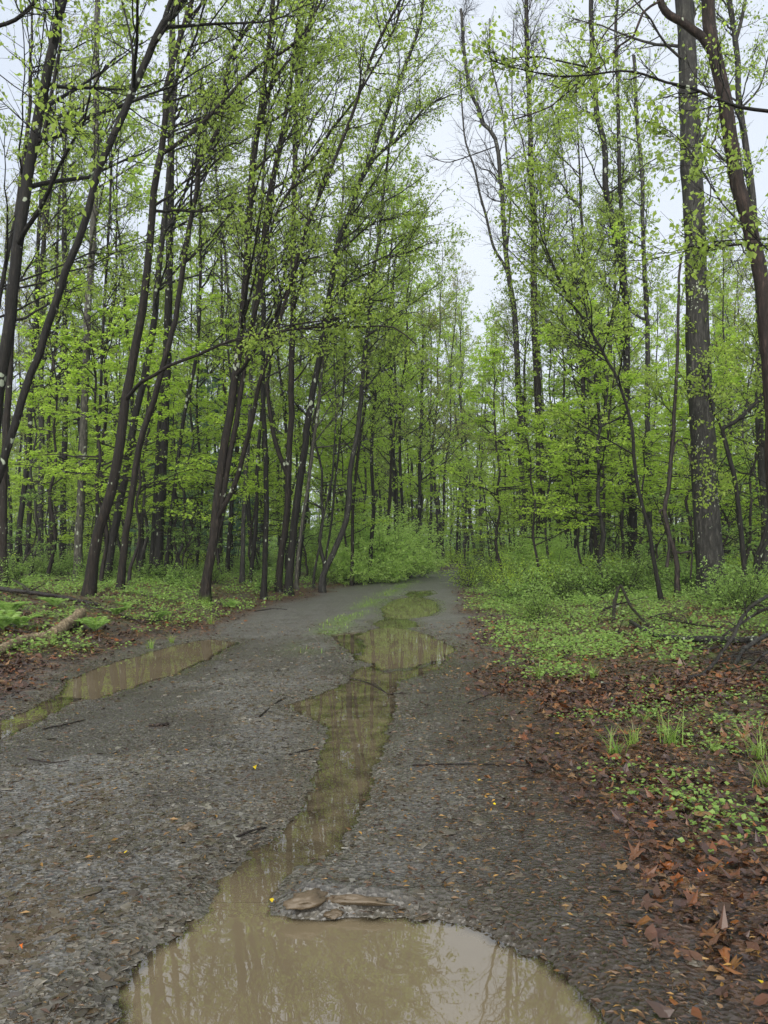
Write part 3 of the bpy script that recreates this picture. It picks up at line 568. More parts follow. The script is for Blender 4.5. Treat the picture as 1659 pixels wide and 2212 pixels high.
hero('maple_tree', 'slender dark stem curving left and up across the right woods', 16, 11, 6, [(1430, 1290), (1416, 1230), (1403, 1147), (1389, 1097), (1376, 1047), (1369, 980), (1363, 914), (1339, 831), (1313, 780), (1286, 731), (1266, 697), (1249, 674), (1225, 640)], 48, H=8.5, nb=24, lo=.35, bias=B, nl=5, blen=2.2)
hero('maple_tree', 'stout trunk behind the curving stem, winding and splitting high up', 27, 22, 12, [(1366, 1235), (1366, 1210), (1368, 1131), (1363, 1047), (1354, 964), (1353, 831), (1353, 664), (1346, 619), (1339, 567), (1323, 483), (1309, 400), (1306, 317), (1289, 250), (1286, 200), (1279, 100), (1276, -10)], 49, H=19, nb=22, lo=.28, bias=B, nl=6,
     limbs=[([(1350, 640), (1346, 500), (1339, 400), (1336, 267), (1334, 167), (1330, 60), (1335, -10)], 11, 6, dict(nb=30, bl=1.6))])
hero('maple_tree', 'lichen grey trunk between the curving stem and the twisted vine', 29, 15, 9, [(1403, 1232), (1403, 1131), (1399, 997), (1399, 864), (1399, 731), (1396, 664), (1393, 600), (1389, 500), (1386, 367), (1375, 250), (1370, 120)], 50, H=19, nb=20, lo=.28, bias=B, mat_='bark_grey', nl=6)
hero('maple_tree', 'left stem of the close pair rising from the right hand bushes', 25, 11, 7, [(1289, 1235), (1289, 1210), (1286, 1164), (1276, 1097), (1269, 1031), (1262, 900), (1255, 780)], 51, H=15, nb=22, lo=.35, bias=B, mat_='bark_brown', nl=6)
hero('maple_tree', 'right stem of the close pair rising from the right hand bushes', 26, 10, 7, [(1303, 1235), (1303, 1197), (1299, 1064), (1296, 931), (1286, 814), (1276, 731), (1265, 600), (1255, 450)], 52, H=17, nb=22, lo=.35, bias=B, mat_='bark_brown', nl=6)
hero('dead_tree', 'tall nearly leafless brown trunk with flaking bark, right of the sky gap', 29, 24, 10, [(1166, 1230), (1168, 1094), (1166, 964), (1161, 831), (1156, 731), (1154, 664), (1153, 500), (1149, 400), (1144, 233), (1139, 133), (1136, -10)], 53, H=17.5, mat_='bark_brown', nb=36, lo=.5, bare=.93, nl=6, n2=7, n3=6, blen=2.6, inc=(45, 20),
     limbs=[([(1153, 560), (1170, 500), (1187, 400), (1196, 300), (1193, 240)], 4, 2, dict(nb=12, bl=.7, nl=0)), ([(1152, 440), (1128, 300), (1109, 260), (1106, 170), (1110, 40)], 4, 2, dict(nb=12, bl=.7, nl=0))])
hero('dead_tree', 'bare forked tree with smooth bent stems reaching into the sky gap', 30, 19, 8, [(1129, 1230), (1129, 1114), (1126, 964), (1119, 831), (1113, 697), (1100, 600), (1092, 540), (1090, 500), (1083, 400), (1070, 300), (1043, 267), (1033, 233), (1013, 187), (1000, 80), (996, 20)], 54, H=15, mat_='bark_grey', nb=26, lo=.62, bare=1, n2=7, n3=6, blen=2.2, inc=(50, 25),
     limbs=[([(1096, 590), (1086, 567), (1066, 533), (1050, 467), (1036, 417), (1026, 367), (1010, 320), (1003, 290), (996, 200), (993, 155)], 7, 3, dict(nb=24, bl=1.0, nl=0)),
            ([(1083, 390), (1060, 370), (1040, 365), (1028, 350)], 4, 2, dict(nb=4, bl=.6, nl=0)), ([(1026, 330), (990, 345), (960, 350), (920, 335)], 3, 1.5, dict(nb=14, bl=.9, nl=0)),
            ([(1093, 560), (1103, 430), (1095, 340), (1085, 240), (1060, 130), (1058, 40)], 5, 3, dict(nb=20, bl=.9, nl=0))])
hero('dead_tree', 'straight brown trunk squeezed between the two leafless trees', 30.5, 10, 6, [(1150, 1230), (1150, 1090), (1140, 970), (1135, 920), (1133, 800)], 55, H=11, mat_='bark_brown', nb=18, lo=.4, nl=7)
hero('maple_sapling', 'thin forked stem before the right hand bushes, left of the close pair', 26, 7, 5, [(1240, 1240), (1245, 1100), (1250, 1000), (1248, 930), (1262, 860), (1258, 740)], 56, H=9, nb=18, lo=.3, nl=6)
hero('maple_tree', 'dark branch hanging into the top left corner with broad close leaves', 5.2, 16, 12, [(-150, 1500), (-145, 1000), (-140, 500), (-120, 150), (-60, 80), (-20, 60)], 57, H=1, nb=0,
     limbs=[([(-20, 60), (0, 55), (33, 43), (60, 20), (85, -10), (100, -60)], 9, 7, dict(nb=10, bl=.25, ls=.05, nl=2)), ([(-60, 100), (0, 162), (57, 203), (80, 230), (160, 290), (187, 340)], 3, 1.2, dict(nb=14, bl=.3, ls=.05, nl=2))])

# ------------------------------------------------------------------ background trees: prototypes, then copies
def proto(kind, H, r, seed, mat_, leaf, lean=.05, **kw):
    rng = np.random.default_rng(seed); n = 12; z = np.linspace(-.1, H, n)
    x = np.cumsum(rng.normal(size=(n, 2))*.09, axis=0)+np.outer(z, rng.normal(size=2)*lean)
    P = np.column_stack([x-x[0], z]); R = r*(1-(z/H))**.75+.012; P, tt = catmull(P, .6); R = np.interp(tt, np.arange(n), R)
    wood, lf = tree_geo(P, R, seed, **kw)
    root = empty(kind, (0, -30, 0))
    mesh('trunk', wood, [M[mat_]], root)
    if lf is not None: mesh('crown', [lf], [M[leaf]], root)
    return root
def place(protos, spots, rng, cat, group, labels, smin=.85, smax=1.2, sink=0.0):
    used = {}
    for k, (x, y, *pi) in enumerate(spots):
        i = pi[0] if pi else rng.integers(len(protos)); pr = protos[i]
        lb = labels(i, x, y) if callable(labels) else labels
        gr = group(i, x, y) if callable(group) else group
        s = smin+(smax-smin)*rng.random(); XX = CX+F*x/y
        if 1000 < XX < 1230 and y < 52 and cat == 'tree': s *= .72
        elif 905 < XX < 1130 and y >= 48 and cat == 'tree': s = max(s, 1.12)+.16
        loc = (x, y, gz(x, y)-sink); rz = rng.random()*2*PI; tl = rng.normal(size=2)*.035
        if i not in used:
            pr.location = loc; pr.rotation_euler = (tl[0], tl[1], rz); pr.scale = (s, s, s); used[i] = 1
            tag(pr, lb, cat, gr)
        else:
            r = dup(pr, loc, rz, s, lb, gr, tl); r['category'] = cat
    for i, pr in enumerate(protos):
        if i not in used:
            for c in list(pr.children): bpy.data.objects.remove(c)
            bpy.data.objects.remove(pr)
def scatter(rng, n, ymin, ymax, dmin, clear, xw=.62, power=1.0, side=None):
    out = []; tries = 0
    while len(out) < n and tries < n*200:
        tries += 1
        y = ymin+(ymax-ymin)*rng.random()**power; x = (rng.random()*2-1)*xw*(y+4)
        L, Rr = float(xl(y)), float(xr(y))
        if L-clear < x < Rr+clear: continue
        if side == 'L' and x > L: continue
        if side == 'R' and x < Rr: continue
        if any((x-a[0])**2+(y-a[1])**2 < dmin**2 for a in out): continue
        out.append((x, y))
    return out
rng = np.random.default_rng(5)
bgp = [proto('woodland_tree', 17, .075, 101, 'bark', 'leaf', nb=20, lo=.22, n2=6, n3=4, nl=8, ls=.11, sides=7, bsides=3, blen=2.8),
       proto('woodland_tree', 19, .10, 102, 'bark_grey', 'leaf', nb=20, lo=.36, n2=6, n3=4, nl=8, ls=.11, sides=7, bsides=3, blen=3.0),
       proto('woodland_tree', 15, .055, 103, 'bark_brown', 'leaf_lime', nb=20, lo=.2, n2=6, n3=4, nl=8, ls=.11, sides=7, bsides=3, blen=2.4),
       proto('woodland_tree', 18, .07, 104, 'bark', 'leaf', nb=22, lo=.5, n2=6, n3=4, nl=8, ls=.11, sides=7, bsides=3, blen=2.6, lean=.1),
       proto('woodland_tree', 14, .05, 105, 'bark_grey', 'leaf_lime', nb=20, lo=.18, n2=6, n3=4, nl=8, ls=.11, sides=7, bsides=3, blen=2.2),
       proto('woodland_tree', 16, .06, 106, 'bark_brown', 'leaf_olive', nb=24, lo=.35, n2=6, n3=5, nl=5, ls=.07, sides=7, bsides=3, blen=2.5)]
KD = ['slender leafy tree', 'tall grey barked tree', 'brown stemmed lime tree', 'leaning high crowned tree', 'thin grey stemmed tree', 'olive budding tree']
LM = [(15, 'left edge brown trunk'), (88, 'grey spotted left trunk'), (136, 'straight dark left trunk'), (175, 'palest lichen trunk'), (232, 'lichen patched brown trunk'), (275, 'forking bent trunk'), (342, 'fused grey trunk'), (398, 'bluish pines'), (455, 'mossy footed trunk'), (500, 'stem beside mossy foot'),
      (535, 'lichen flecked stem'), (573, 'slender upright trunk'), (625, 'leaning roadside pair'), (660, 'thin pale stem'), (725, 'bowed spotted trunk'), (800, 'roadside bush clump'), (856, 'straight trunk by bushes'), (900, 'trunk by road end'), (950, 'hidden road end'), (1000, 'right road edge'), (1060, 'leafless thin pole'),
      (1129, 'bare forked tree'), (1166, 'flaking dead trunk'), (1240, 'thin forked stem'), (1296, 'close pair of stems'), (1366, 'stout winding trunk'), (1403, 'lichen grey right trunk'), (1460, 'twisted black vine'), (1530, 'massive grey trunk'), (1600, 'crooked forked tree'), (1650, 'right edge stems')]
def near_mark(x, y):
    X = CX+F*x/y; j = min(range(len(LM)), key=lambda k: abs(LM[k][0]-X)); dx = X-LM[j][0]
    rel = 'behind' if abs(dx) < 8 else ('just left of' if dx < 0 else 'just right of')
    if X < -10: return 'at left picture edge'
    if X > 1670: return 'at right picture edge'
    return f'{rel} the {LM[j][1]}'
def depth(y): return 'near' if y < 22 else 'midway' if y < 34 else 'far' if y < 50 else 'very far'
def zone(x, y):
    L, R_ = float(xl(y)), float(xr(y)); s = 'left of' if x < L else 'right of'
    return s, ('far up the road' if y > 42 else 'deeper in the woods')
def lab(i, x, y): s, d = zone(x, y); return f'{KD[i]}, {depth(y)}, {near_mark(x, y)}'
def grp(i, x, y): s, d = zone(x, y); return f'{KD[i]}s {s} the road {d}'
spots = scatter(rng, 150, 28, 62, 1.5, 1.9, power=.9)
spots += scatter(rng, 60, 62, 85, 1.8, 2.5, xw=.5)
for X, D, k in [(800, 31, 0), (835, 34, 2), (870, 38, 0), (900, 45, 4), (850, 43, 2), (780, 36, 4), (760, 29, 2), (925, 50, 0), (945, 52, 2), (960, 57, 1), (985, 60, 0), (1010, 62, 2), (1040, 56, 4), (1060, 50, 0), (1085, 46, 2), (1030, 66, 1), (1105, 42, 5), (1130, 39, 4), (1180, 36, 2), (1215, 33, 0), (975, 66, 4), (1000, 70, 1)]:
    spots.append((at(X, 1190, D)[0], D, k))
place(bgp, spots, rng, 'tree', grp, lab, .85, 1.2)
# understorey saplings with level sprays of lime green leaves
sap = [proto('understory_sapling', 4.2, .028, 201, 'twig', 'leaf_lime', nb=16, lo=.28, n2=6, n3=4, nl=7, ls=.065, sides=6, bsides=3, blen=1.7, inc=(82, 60), flat=.8, cloud=.1),
       proto('understory_sapling', 6.0, .036, 202, 'twig', 'leaf_lime', nb=20, lo=.2, n2=6, n3=4, nl=9, ls=.075, sides=6, bsides=3, blen=2.0, inc=(80, 55), flat=.75, cloud=.1),
       proto('understory_sapling', 8.0, .045, 203, 'bark_grey', 'leaf_lime', nb=22, lo=.22, n2=6, n3=4, nl=9, ls=.075, sides=6, bsides=3, blen=2.0, inc=(75, 45), flat=.6, cloud=.15),
       proto('understory_sapling', 3.0, .02, 204, 'twig', 'herb', nb=13, lo=.2, n2=5, n3=4, nl=7, ls=.06, sides=5, bsides=3, blen=1.2, inc=(75, 50), flat=.6, cloud=.1)]
SD = ['low level sprayed sapling', 'slim layered sapling', 'tall pale stemmed sapling', 'small bushy sapling']
def slab(i, x, y): s, d = zone(x, y); return f'{SD[i]}, {depth(y)}, {near_mark(x, y)}'
def sgrp(i, x, y): s, d = zone(x, y); return f'{SD[i]} {s} the road {d}'
spots = scatter(rng, 48, 19, 30, 1.4, 1.6)+scatter(rng, 120, 30, 52, 1.2, 1.3)+scatter(rng, 50, 52, 75, 1.5, 1.5)
spots += [(at(x, 1190, d)[0], d, k) for x, d, k in [(1290, 23, 1), (1390, 22, 1), (1340, 24, 0), (1240, 27, 1), (1600, 19, 1), (940, 48, 0), (1010, 50, 1), (880, 45, 1), (960, 58, 2), (800, 33, 2), (750, 31, 1), (1080, 40, 1), (1110, 33, 0), (700, 27, 2), (480, 26, 1), (300, 27, 1), (100, 24, 1), (1650, 22, 2)]]
place(sap, spots, rng, 'sapling', sgrp, slab, .8, 1.25)
# white pines
def pine(seed, H):
    rng = np.random.default_rng(seed); root = empty('pine_tree', (0, -30, 0)); z = np.linspace(-.1, H, 14)
    P = np.column_stack([np.zeros(14), np.zeros(14), z]); v, q = tubes(P[None], (.11*(1-z/H)**.8+.01)[None], 7); parts = [(v, q, 0, True)]
    n = 90; t = np.sort(rng.random(n)); zz = .8+t*(H-.9); az = rng.random(n)*2*PI; L = (2.4*(1-t)**.8+.35)*(.7+.4*rng.random(n))
    p0 = np.column_stack([np.zeros(n), np.zeros(n), zz]); d = norm(np.column_stack([np.cos(az), np.sin(az), .05+.5*t]))
    P1, R1 = grow1(p0, d, L, .006+.006*L, 7, rng, .0, .05); v, q = tubes(P1, R1, 4); parts.append((v, q, 0, True))
    P2, R2 = child(P1, R1, 9, rng, 4, .25, 1, 50, lambda L, s, r: .15+.30*L*(1.1-s), .05, .06); P2[:, :, 2] = P2[:, :1, 2]+(P2[:, :, 2]-P2[:, :1, 2])*.4
    k = 26; s = rng.random((len(P2), k)); f = s*3; i = np.minimum(f.astype(int), 2); u = (f-i)[..., None]; ar = np.arange(len(P2))[:, None]
    p = (P2[ar, i]*(1-u)+P2[ar, i+1]*u).reshape(-1, 3); dr = norm(P2[ar, i+1]-P2[ar, i]).reshape(-1, 3)
    a_ = dr*.6+rng.normal(size=p.shape)*.6; a_[:, 2] += .1; lv, lq = leaves(p, a_, .10+.06*rng.random(len(p)), rng, wd=.09, fold=0)
    mesh('trunk', parts, [M['bark']], root); mesh('crown', [(lv, lq, 0, False)], [M['pine']], root); return root
pp = [pine(301, 9.5), pine(302, 7)]
pl = ['bluish green pine, the larger one seen behind the trunks left of the road', 'bluish green pine, smaller and nearer, low between the left trunks', 'bluish green pine half hidden left of the larger pine']
for k, (x, y, s) in enumerate([(at(445, 1190, 36)[0], 36, 1.0), (at(500, 1190, 33)[0], 33, .8), (at(370, 1190, 39)[0], 39, .95)]):
    o = pp[k] if k < 2 else dup(pp[0], (0, 0, 0), 2.0)
    o.location = (x, y, gz(x, y)); o.scale = (s, s, s); tag(o, pl[k], 'pine tree', 'pines behind the left trunks')

# ------------------------------------------------------------------ shrubs
def shrub(seed, H, W, ls, leaf, n=34, nl=9):
    rng = np.random.default_rng(seed); root = empty('shrub', (0, -30, 0)); az = rng.random(n)*2*PI; el = np.radians(20+60*rng.random(n))
    d = np.column_stack([np.cos(az)*np.cos(el)*W/H, np.sin(az)*np.cos(el)*W/H, np.sin(el)]); p0 = np.column_stack([rng.normal(size=(n, 2))*.12*W, np.zeros(n)])
    P1, R1 = grow1(p0, d, H*(.55+.5*rng.random(n)), np.full(n, .007), 6, rng, -.12, .09); v, q = tubes(P1, R1, 4); parts = [(v, q, 0, True)]
    P2, R2 = child(P1, R1, 8, rng, 4, .2, 1, 50, lambda L, s, r: .10+.30*L*(.5+.6*r.random(len(L))), .0, .08); v, q = tubes(P2, R2*.6, 3); parts.append((v, q, 0, False))
    s = rng.random((len(P2), nl)); f = s*3; i = np.minimum(f.astype(int), 2); u = (f-i)[..., None]; ar = np.arange(len(P2))[:, None]
    p = (P2[ar, i]*(1-u)+P2[ar, i+1]*u).reshape(-1, 3)+rng.normal(size=(len(P2)*nl, 3))*.03; p[:, 2] = np.maximum(p[:, 2], .02)
    a_ = rng.normal(size=p.shape); a_[:, 2] = a_[:, 2]*.5+.1; lv, lq = leaves(p, a_, ls*(.6+.7*rng.random(len(p))), rng, up=np.tile([0, 0, 1.], (len(p), 1)))
    mesh('stems', parts, [M['twig']], root)['kind'] = 'stuff'; mesh('foliage', [(lv, lq, 0, False)], [M[leaf]], root); return root
sh = [shrub(401, .75, .8, .06, 'herb', 30, 7), shrub(402, 1.1, 1.0, .06, 'leaf_deep', 30, 7), shrub(403, .9, 1.1, .055, 'herb', 36, 7), shrub(404, 1.4, 1.1, .06, 'leaf_lime', 26, 6)]
ShD = ['low light green shrub', 'rounded mid green shrub', 'spreading light green shrub', 'taller lime green shrub']
def shl(i, x, y): return f'{ShD[i]}, {depth(y)}, {near_mark(x, y)}'
def shg(i, x, y):
    s = 'left of' if x < float(xl(y)) else 'right of'; return f'{ShD[i]}s {s} the road, '+('near the front' if y < 16 else 'farther back')
def sscat(n, y0, y1, side, c0, c1, dm):
    out = []; t = 0
    while len(out) < n and t < 20000:
        t += 1; y = y0+(y1-y0)*rng.random(); o = c0+(c1-c0)*rng.random()
        x = float(xr(y))+o if side == 'R' else float(xl(y))-o
        if abs(x) > .58*y+1: continue
        if any((x-a[0])**2+(y-a[1])**2 < dm**2 for a in out): continue
        out.append((x, y))
    return out
spots = sscat(100, 10.8, 30, 'R', 1.3, 12, .75)+sscat(75, 26, 48, 'R', .5, 16, 1.1)+sscat(70, 19, 48, 'L', .4, 16, 1.1)
spots += [(at(X, 1190, D)[0], D) for X, D in [(905, 48), (925, 50), (945, 53), (960, 56), (980, 58), (1000, 60), (930, 57), (955, 62), (885, 50), (1015, 56)]]
spots = [(x, y) for x, y in spots if not (x > 0 and y < 13 and x-float(xr(y)) < 2.6) and not (1165 < CX+F*x/y < 1470 and y < 18.5) and not (CX+F*x/y > 1470 and y < 12.8)]
place(sh, spots, rng, 'shrub', shg, shl, .7, 1.2, .03)
big = [shrub(411, 2.9, 2.2, .085, 'leaf_bush', 130, 16), shrub(412, 2.2, 2.0, .08, 'leaf_bush', 110, 16)]
bl = ['largest round green bush left of the road, tall centre of the clump', 'green bush at the left end of the roadside clump', 'green bush at the right end of the roadside clump beside the bend', 'green bush in front of the clump, nearest the gravel',
      'bush behind the clump on its left, under the trees', 'lower bush tucked behind the clump on its right', 'tall bush beside the thin leafless trunk right of the road', 'bush right of the tall dead trunk, back row']
for k, (X, D, s, i) in enumerate([(812, 33, 1.3, 0), (755, 30, .9, 1), (868, 37, 1.15, 0), (838, 31.5, .6, 1), (715, 37, 1.0, 0), (905, 45, .8, 1), (1150, 27, .85, 0), (1200, 25, .8, 1)]):
    x = at(X, 1190, D)[0]
    o = big[k] if k < 2 else dup(big[i], (0, 0, 0), 0)
    o.location = (x, D, gz(x, D)-.05); o.scale = (s, s, s); o.rotation_euler = (0, 0, k*1.3); tag(o, bl[k], 'bush', 'bushes beside the road')

# ------------------------------------------------------------------ far wood beyond
def far_wood():
    rng = np.random.default_rng(9); n = 620; y = 78+62*rng.random(n); x = (rng.random(n)*2-1)*(.55*y+8)
    H = 13+5*rng.random(n); K = 6; t = np.linspace(0, 1, K); P = np.zeros((n, K, 3)); ln = rng.normal(size=(n, 2))*.05
    z0 = ground(x, y)
    P[:, :, 0] = x[:, None]+ln[:, :1]*H[:, None]*t+rng.normal(size=(n, K))*.12; P[:, :, 1] = y[:, None]; P[:, :, 2] = z0[:, None]+H[:, None]*t-.1
    R = (.07+.10*rng.random(n))[:, None]*(1-.85*t)[None]; v, q = tubes(P, R, 5)
    m = 300; i = np.repeat(np.arange(n), m); tt = .12+.88*rng.random(len(i))**.9
    cx = P[i, 0, 0]+ln[i, 0]*H[i]*tt; r = 1.9*np.sqrt(np.clip(1.15-tt, .05, 1)); cl = rng.normal(size=(len(i)//6+1, 3)).repeat(6, 0)[:len(i)]
    p = np.column_stack([cx, P[i, 0, 1], z0[i]+H[i]*tt])+cl*r[:, None]*np.array([.6, .6, .35])+rng.normal(size=(len(i), 3))*.22
    a_ = rng.normal(size=p.shape); lv, lq = leaves(p, a_, .20+.16*rng.random(len(p)), rng, wd=.4)
    m2 = 70000; yy = 70+60*rng.random(m2); xx = (rng.random(m2)*2-1)*(.55*yy+8); kp = (xx < xl(yy)-.5) | (xx > xr(yy)+.5); xx, yy = xx[kp], yy[kp]
    hh = 3.5*rng.random(len(xx))**1.6*(.4+fbm(xx*.3, yy*.3, 71)); lp = np.column_stack([xx, yy, ground(xx, yy)+hh]); lv2, lq2 = leaves(lp, rng.normal(size=lp.shape), .22+.16*rng.random(len(lp)), rng, wd=.4)
    o = mesh('distant_wood', [(v, q, 0, True), (lv, lq, 1, False), (lv2, lq2, 2, False)], [M['bark'], M['leaf'], M['herb']]); tag(o, 'mass of distant trunks and spring leaves closing off the woods', 'woods', kind='stuff')
far_wood()

# ------------------------------------------------------------------ ground litter, gravel, herbs
def gg(X, Y, lift=0.0):
    """the spot on the real ground that the photograph shows at (X, Y)"""
    z = 0.0
    for _ in range(6): p = gp(X, Y, z); z = gz(p[0], p[1])
    return np.array([p[0], p[1], z+lift])
def stone_mat(name, cols, rough=.35, tint=0.0):
    m, N, Lk, o = mat(name); g = N('NewGeometry'); cr = ramp(N, [(i/(len(cols)-1), c) for i, c in enumerate(cols)]); Lk(g.outputs['Random Per Island'], cr.inputs[0])
    n = N('TexNoise', Scale=60.0, Detail=3.0); Lk(g.outputs['Position'], n.inputs['Vector']); c = mixc(N, Lk, math_(N, Lk, 'MULTIPLY', n.outputs['Fac'], .5), cr.outputs[0], (.03, .025, .018)); n5 = N('TexNoise', Scale=1.4, Detail=4.0); Lk(g.outputs['Position'], n5.inputs['Vector']); hv = N('HueSaturation', Saturation=1.3); Lk(math_(N, Lk, 'ADD', math_(N, Lk, 'MULTIPLY', n5.outputs['Fac'], 1.4), .35), hv.inputs['Value']); n6 = N('TexNoise', Scale=.9, Detail=5.0); Lk(g.outputs['Position'], n6.inputs['Vector']); c = mixc(N, Lk, math_(N, Lk, 'MULTIPLY', math_(N, Lk, 'SUBTRACT', n6.outputs['Fac'], .42), 3.2*tint, True), c, (.042, .031, .020)); Lk(c, hv.inputs['Color']); c = hv.outputs[0]
    p = N('BsdfPrincipled', Roughness=rough); p.inputs['Specular IOR Level'].default_value = .4; Lk(c, p.inputs['Base Color'])
    b = N('Bump', Strength=.4, Distance=.004); Lk(n.outputs['Fac'], b.inputs['Height']); Lk(b.outputs[0], p.inputs['Normal']); Lk(p.outputs[0], o.inputs[0]); return m
M['chip'] = stone_mat('wet_shale', [(.016, .015, .013), (.042, .040, .034), (.060, .057, .048), (.080, .078, .066), (.055, .041, .027), (.13, .125, .105), (.056, .055, .054), (.17, .165, .145)], .30, 1.0)
M['bits'] = stone_mat('plant_debris', [(.020, .013, .010), (.045, .026, .017), (.030, .018, .014), (.10, .06, .03), (.05, .03, .02), (.26, .17, .08)], .5)
M['litter'] = stone_mat('fallen_leaves', [(.016, .009, .009), (.038, .020, .016), (.026, .015, .013), (.065, .034, .024), (.045, .026, .020), (.024, .016, .015), (.10, .052, .032), (.034, .022, .018), (.055, .028, .018), (.13, .055, .030), (.15, .095, .055), (.09, .065, .045)], .38)
M['rock'] = stone_mat('muddy_rock', [(.070, .055, .038), (.085, .066, .045)], .5)
M['yleaf'] = stone_mat('yellow_leaf', [(.40, .36, .06), (.45, .30, .05), (.30, .38, .10)], .4)
M['oleaf'] = stone_mat('orange_leaf', [(.45, .12, .03), (.35, .10, .03)], .4)
def on_road(x, y): return (x > xl(y)-.2) & (x < xr(y)+.5)
def chips(n, seed):
    rng = np.random.default_rng(seed); y = 1.55*(17/1.55)**(rng.random(n)**.85); x = (rng.random(n)*2-1)*(.56*y+.35)
    z = ground(x, y); off = np.maximum(xl(y)-x, x-xr(y)); k = (z > WL-.020) & (rng.random(n) < np.clip(1-(off+.3)/1.2, .0, 1)); k &= ~((z < WL+.002) & (rng.random(n) < .80)); k &= rng.random(n) < np.clip((17-y)/8, 0, 1)
    k &= rng.random(n) < .30+.9*sm((fbm(x*1.6, y*1.6, 95)-.36)/.22); k &= rng.random(n) < 1-.8*sm((x-.2)/.7)*sm((5.5-y)/1.5); k &= rng.random(n) < 1-.65*np.exp(-((x-xl(y)-.95)/.35)**2)*sm((y-4)/2)-.6*np.exp(-((x-xr(y)+.75)/.35)**2)
    sg = ground(x, y, True, True)[5]; k &= rng.random(n) < 1-.75*np.clip(sg, 0, 1)
    for (mx_, my_, sx_, sy_, mh) in MOUND: k &= ~((((x-mx_)/sx_)**2+((y-my_)/sy_)**2 < 1.4) & (rng.random(n) < .85))
    x, y, z = x[k], y[k], z[k]; n = len(x); L = .0036+.020*rng.random(n)**6+.0015*(y/4); W = L*(.45+.4*rng.random(n)); T = .001+.13*L*rng.random(n)
    q = np.array([[-1, -1], [1, -1], [1, 1], [-1, 1]])*.5; a = rng.random(n)*2*PI; ca, sa = np.cos(a), np.sin(a)
    V = np.zeros((n, 8, 3))
    for lv in (0, 1):
        s = 1.0 if lv == 0 else .78
        for j in range(4):
            jx = q[j, 0]*s*2*L+rng.normal(size=n)*.18*L; jy = q[j, 1]*s*2*W+rng.normal(size=n)*.18*W
            V[:, lv*4+j, 0] = ca*jx-sa*jy; V[:, lv*4+j, 1] = sa*jx+ca*jy; V[:, lv*4+j, 2] = (-.5 if lv == 0 else 1)*T+(rng.normal(size=n)*.12*T)
    tx, ty = rng.normal(size=(2, n))*.14; V[:, :, 2] += V[:, :, 0]*tx[:, None]+V[:, :, 1]*ty[:, None]
    V += np.column_stack([x, y, z])[:, None]
    f = np.array([[4, 5, 6, 7], [0, 1, 5, 4], [1, 2, 6, 5], [2, 3, 7, 6], [3, 0, 4, 7]]); Fq = (np.arange(n)*8)[:, None, None]+f[None]
    return V.reshape(-1, 3), Fq.reshape(-1, 4)
v, q = chips(240000, 3); o = mesh('gravel', [(v, q, 0, False)], [M['chip']]); tag(o, 'wet grey shale chips covering the road', 'gravel', kind='stuff')
def blobs(x, y, z, L, rng, lobed, curl=.25, tilt=.28):
    n = len(x)
    if lobed: r = np.array([1, .45, .80, .42, .72, .35, .45, .30, .45, .35, .72, .42, .80, .45]); th = np.arange(14)*2*PI/14
    else: r = np.array([1, .55, .42, .75, .42, .55]); th = np.arange(6)*2*PI/6
    m = len(r); a = rng.random(n)*2*PI; V = np.zeros((n, m+1, 3)); rr = r[None]*(.55+.75*rng.random((n, m)))*L[:, None]
    u = rr*np.cos(th); w_ = rr*np.sin(th)*(.75+.4*rng.random(n))[:, None]; c1 = rng.normal(size=n)*curl; c2 = (rng.random(n)-.15)*curl*1.6
    h = (c1[:, None]*u**2+c2[:, None]*w_**2)/L[:, None]*1.4+.03*L[:, None]*rng.normal(size=(n, m))
    V[:, :m, 0] = np.cos(a)[:, None]*u-np.sin(a)[:, None]*w_; V[:, :m, 1] = np.sin(a)[:, None]*u+np.cos(a)[:, None]*w_; V[:, :m, 2] = h
    tx, ty = rng.normal(size=(2, n))*tilt; V[:, :, 2] += V[:, :, 0]*tx[:, None]+V[:, :, 1]*ty[:, None]
    V += np.column_stack([x, y, z])[:, None]; j = np.arange(m); f = np.stack([np.full(m, m), j, (j+1) % m], 1)
    return V.reshape(-1, 3), ((np.arange(n)*(m+1))[:, None, None]+f[None]).reshape(-1, 3)
def litter(n, y0, y1, seed, l0, l1, lobed, pw=.8):
    rng = np.random.default_rng(seed); y = y0*(y1/y0)**(rng.random(n)**pw); x = (rng.random(n)*2-1)*(.56*y+.4)
    z, wt, lt, ms, gn = ground(x, y, True); k = (rng.random(n) < lt**1.5*(.45+.75*fbm(x*2.3, y*2.3, 48))) & (z > WL+.004)
    x, y, z = x[k], y[k], z[k]; L = l0+(l1-l0)*rng.random(len(x))**1.5; return blobs(x, y, z+.006+.022*rng.random(len(x)), L, rng, lobed)
parts = []
v, f = litter(10000, 1.6, 8.5, 11, .016, .062, True, .9); parts.append((v, f, 0, False))
v, f = litter(38000, 1.6, 8.5, 14, .010, .045, False, .9); parts.append((v, f, 0, False))
v, f = litter(70000, 6, 32, 12, .028, .060, False, .85); parts.append((v, f, 0, False))
o = mesh('leaf_litter', parts, [M['litter']]); tag(o, 'wet brown and rust coloured dead leaves carpeting the verges', 'leaf litter', kind='stuff')
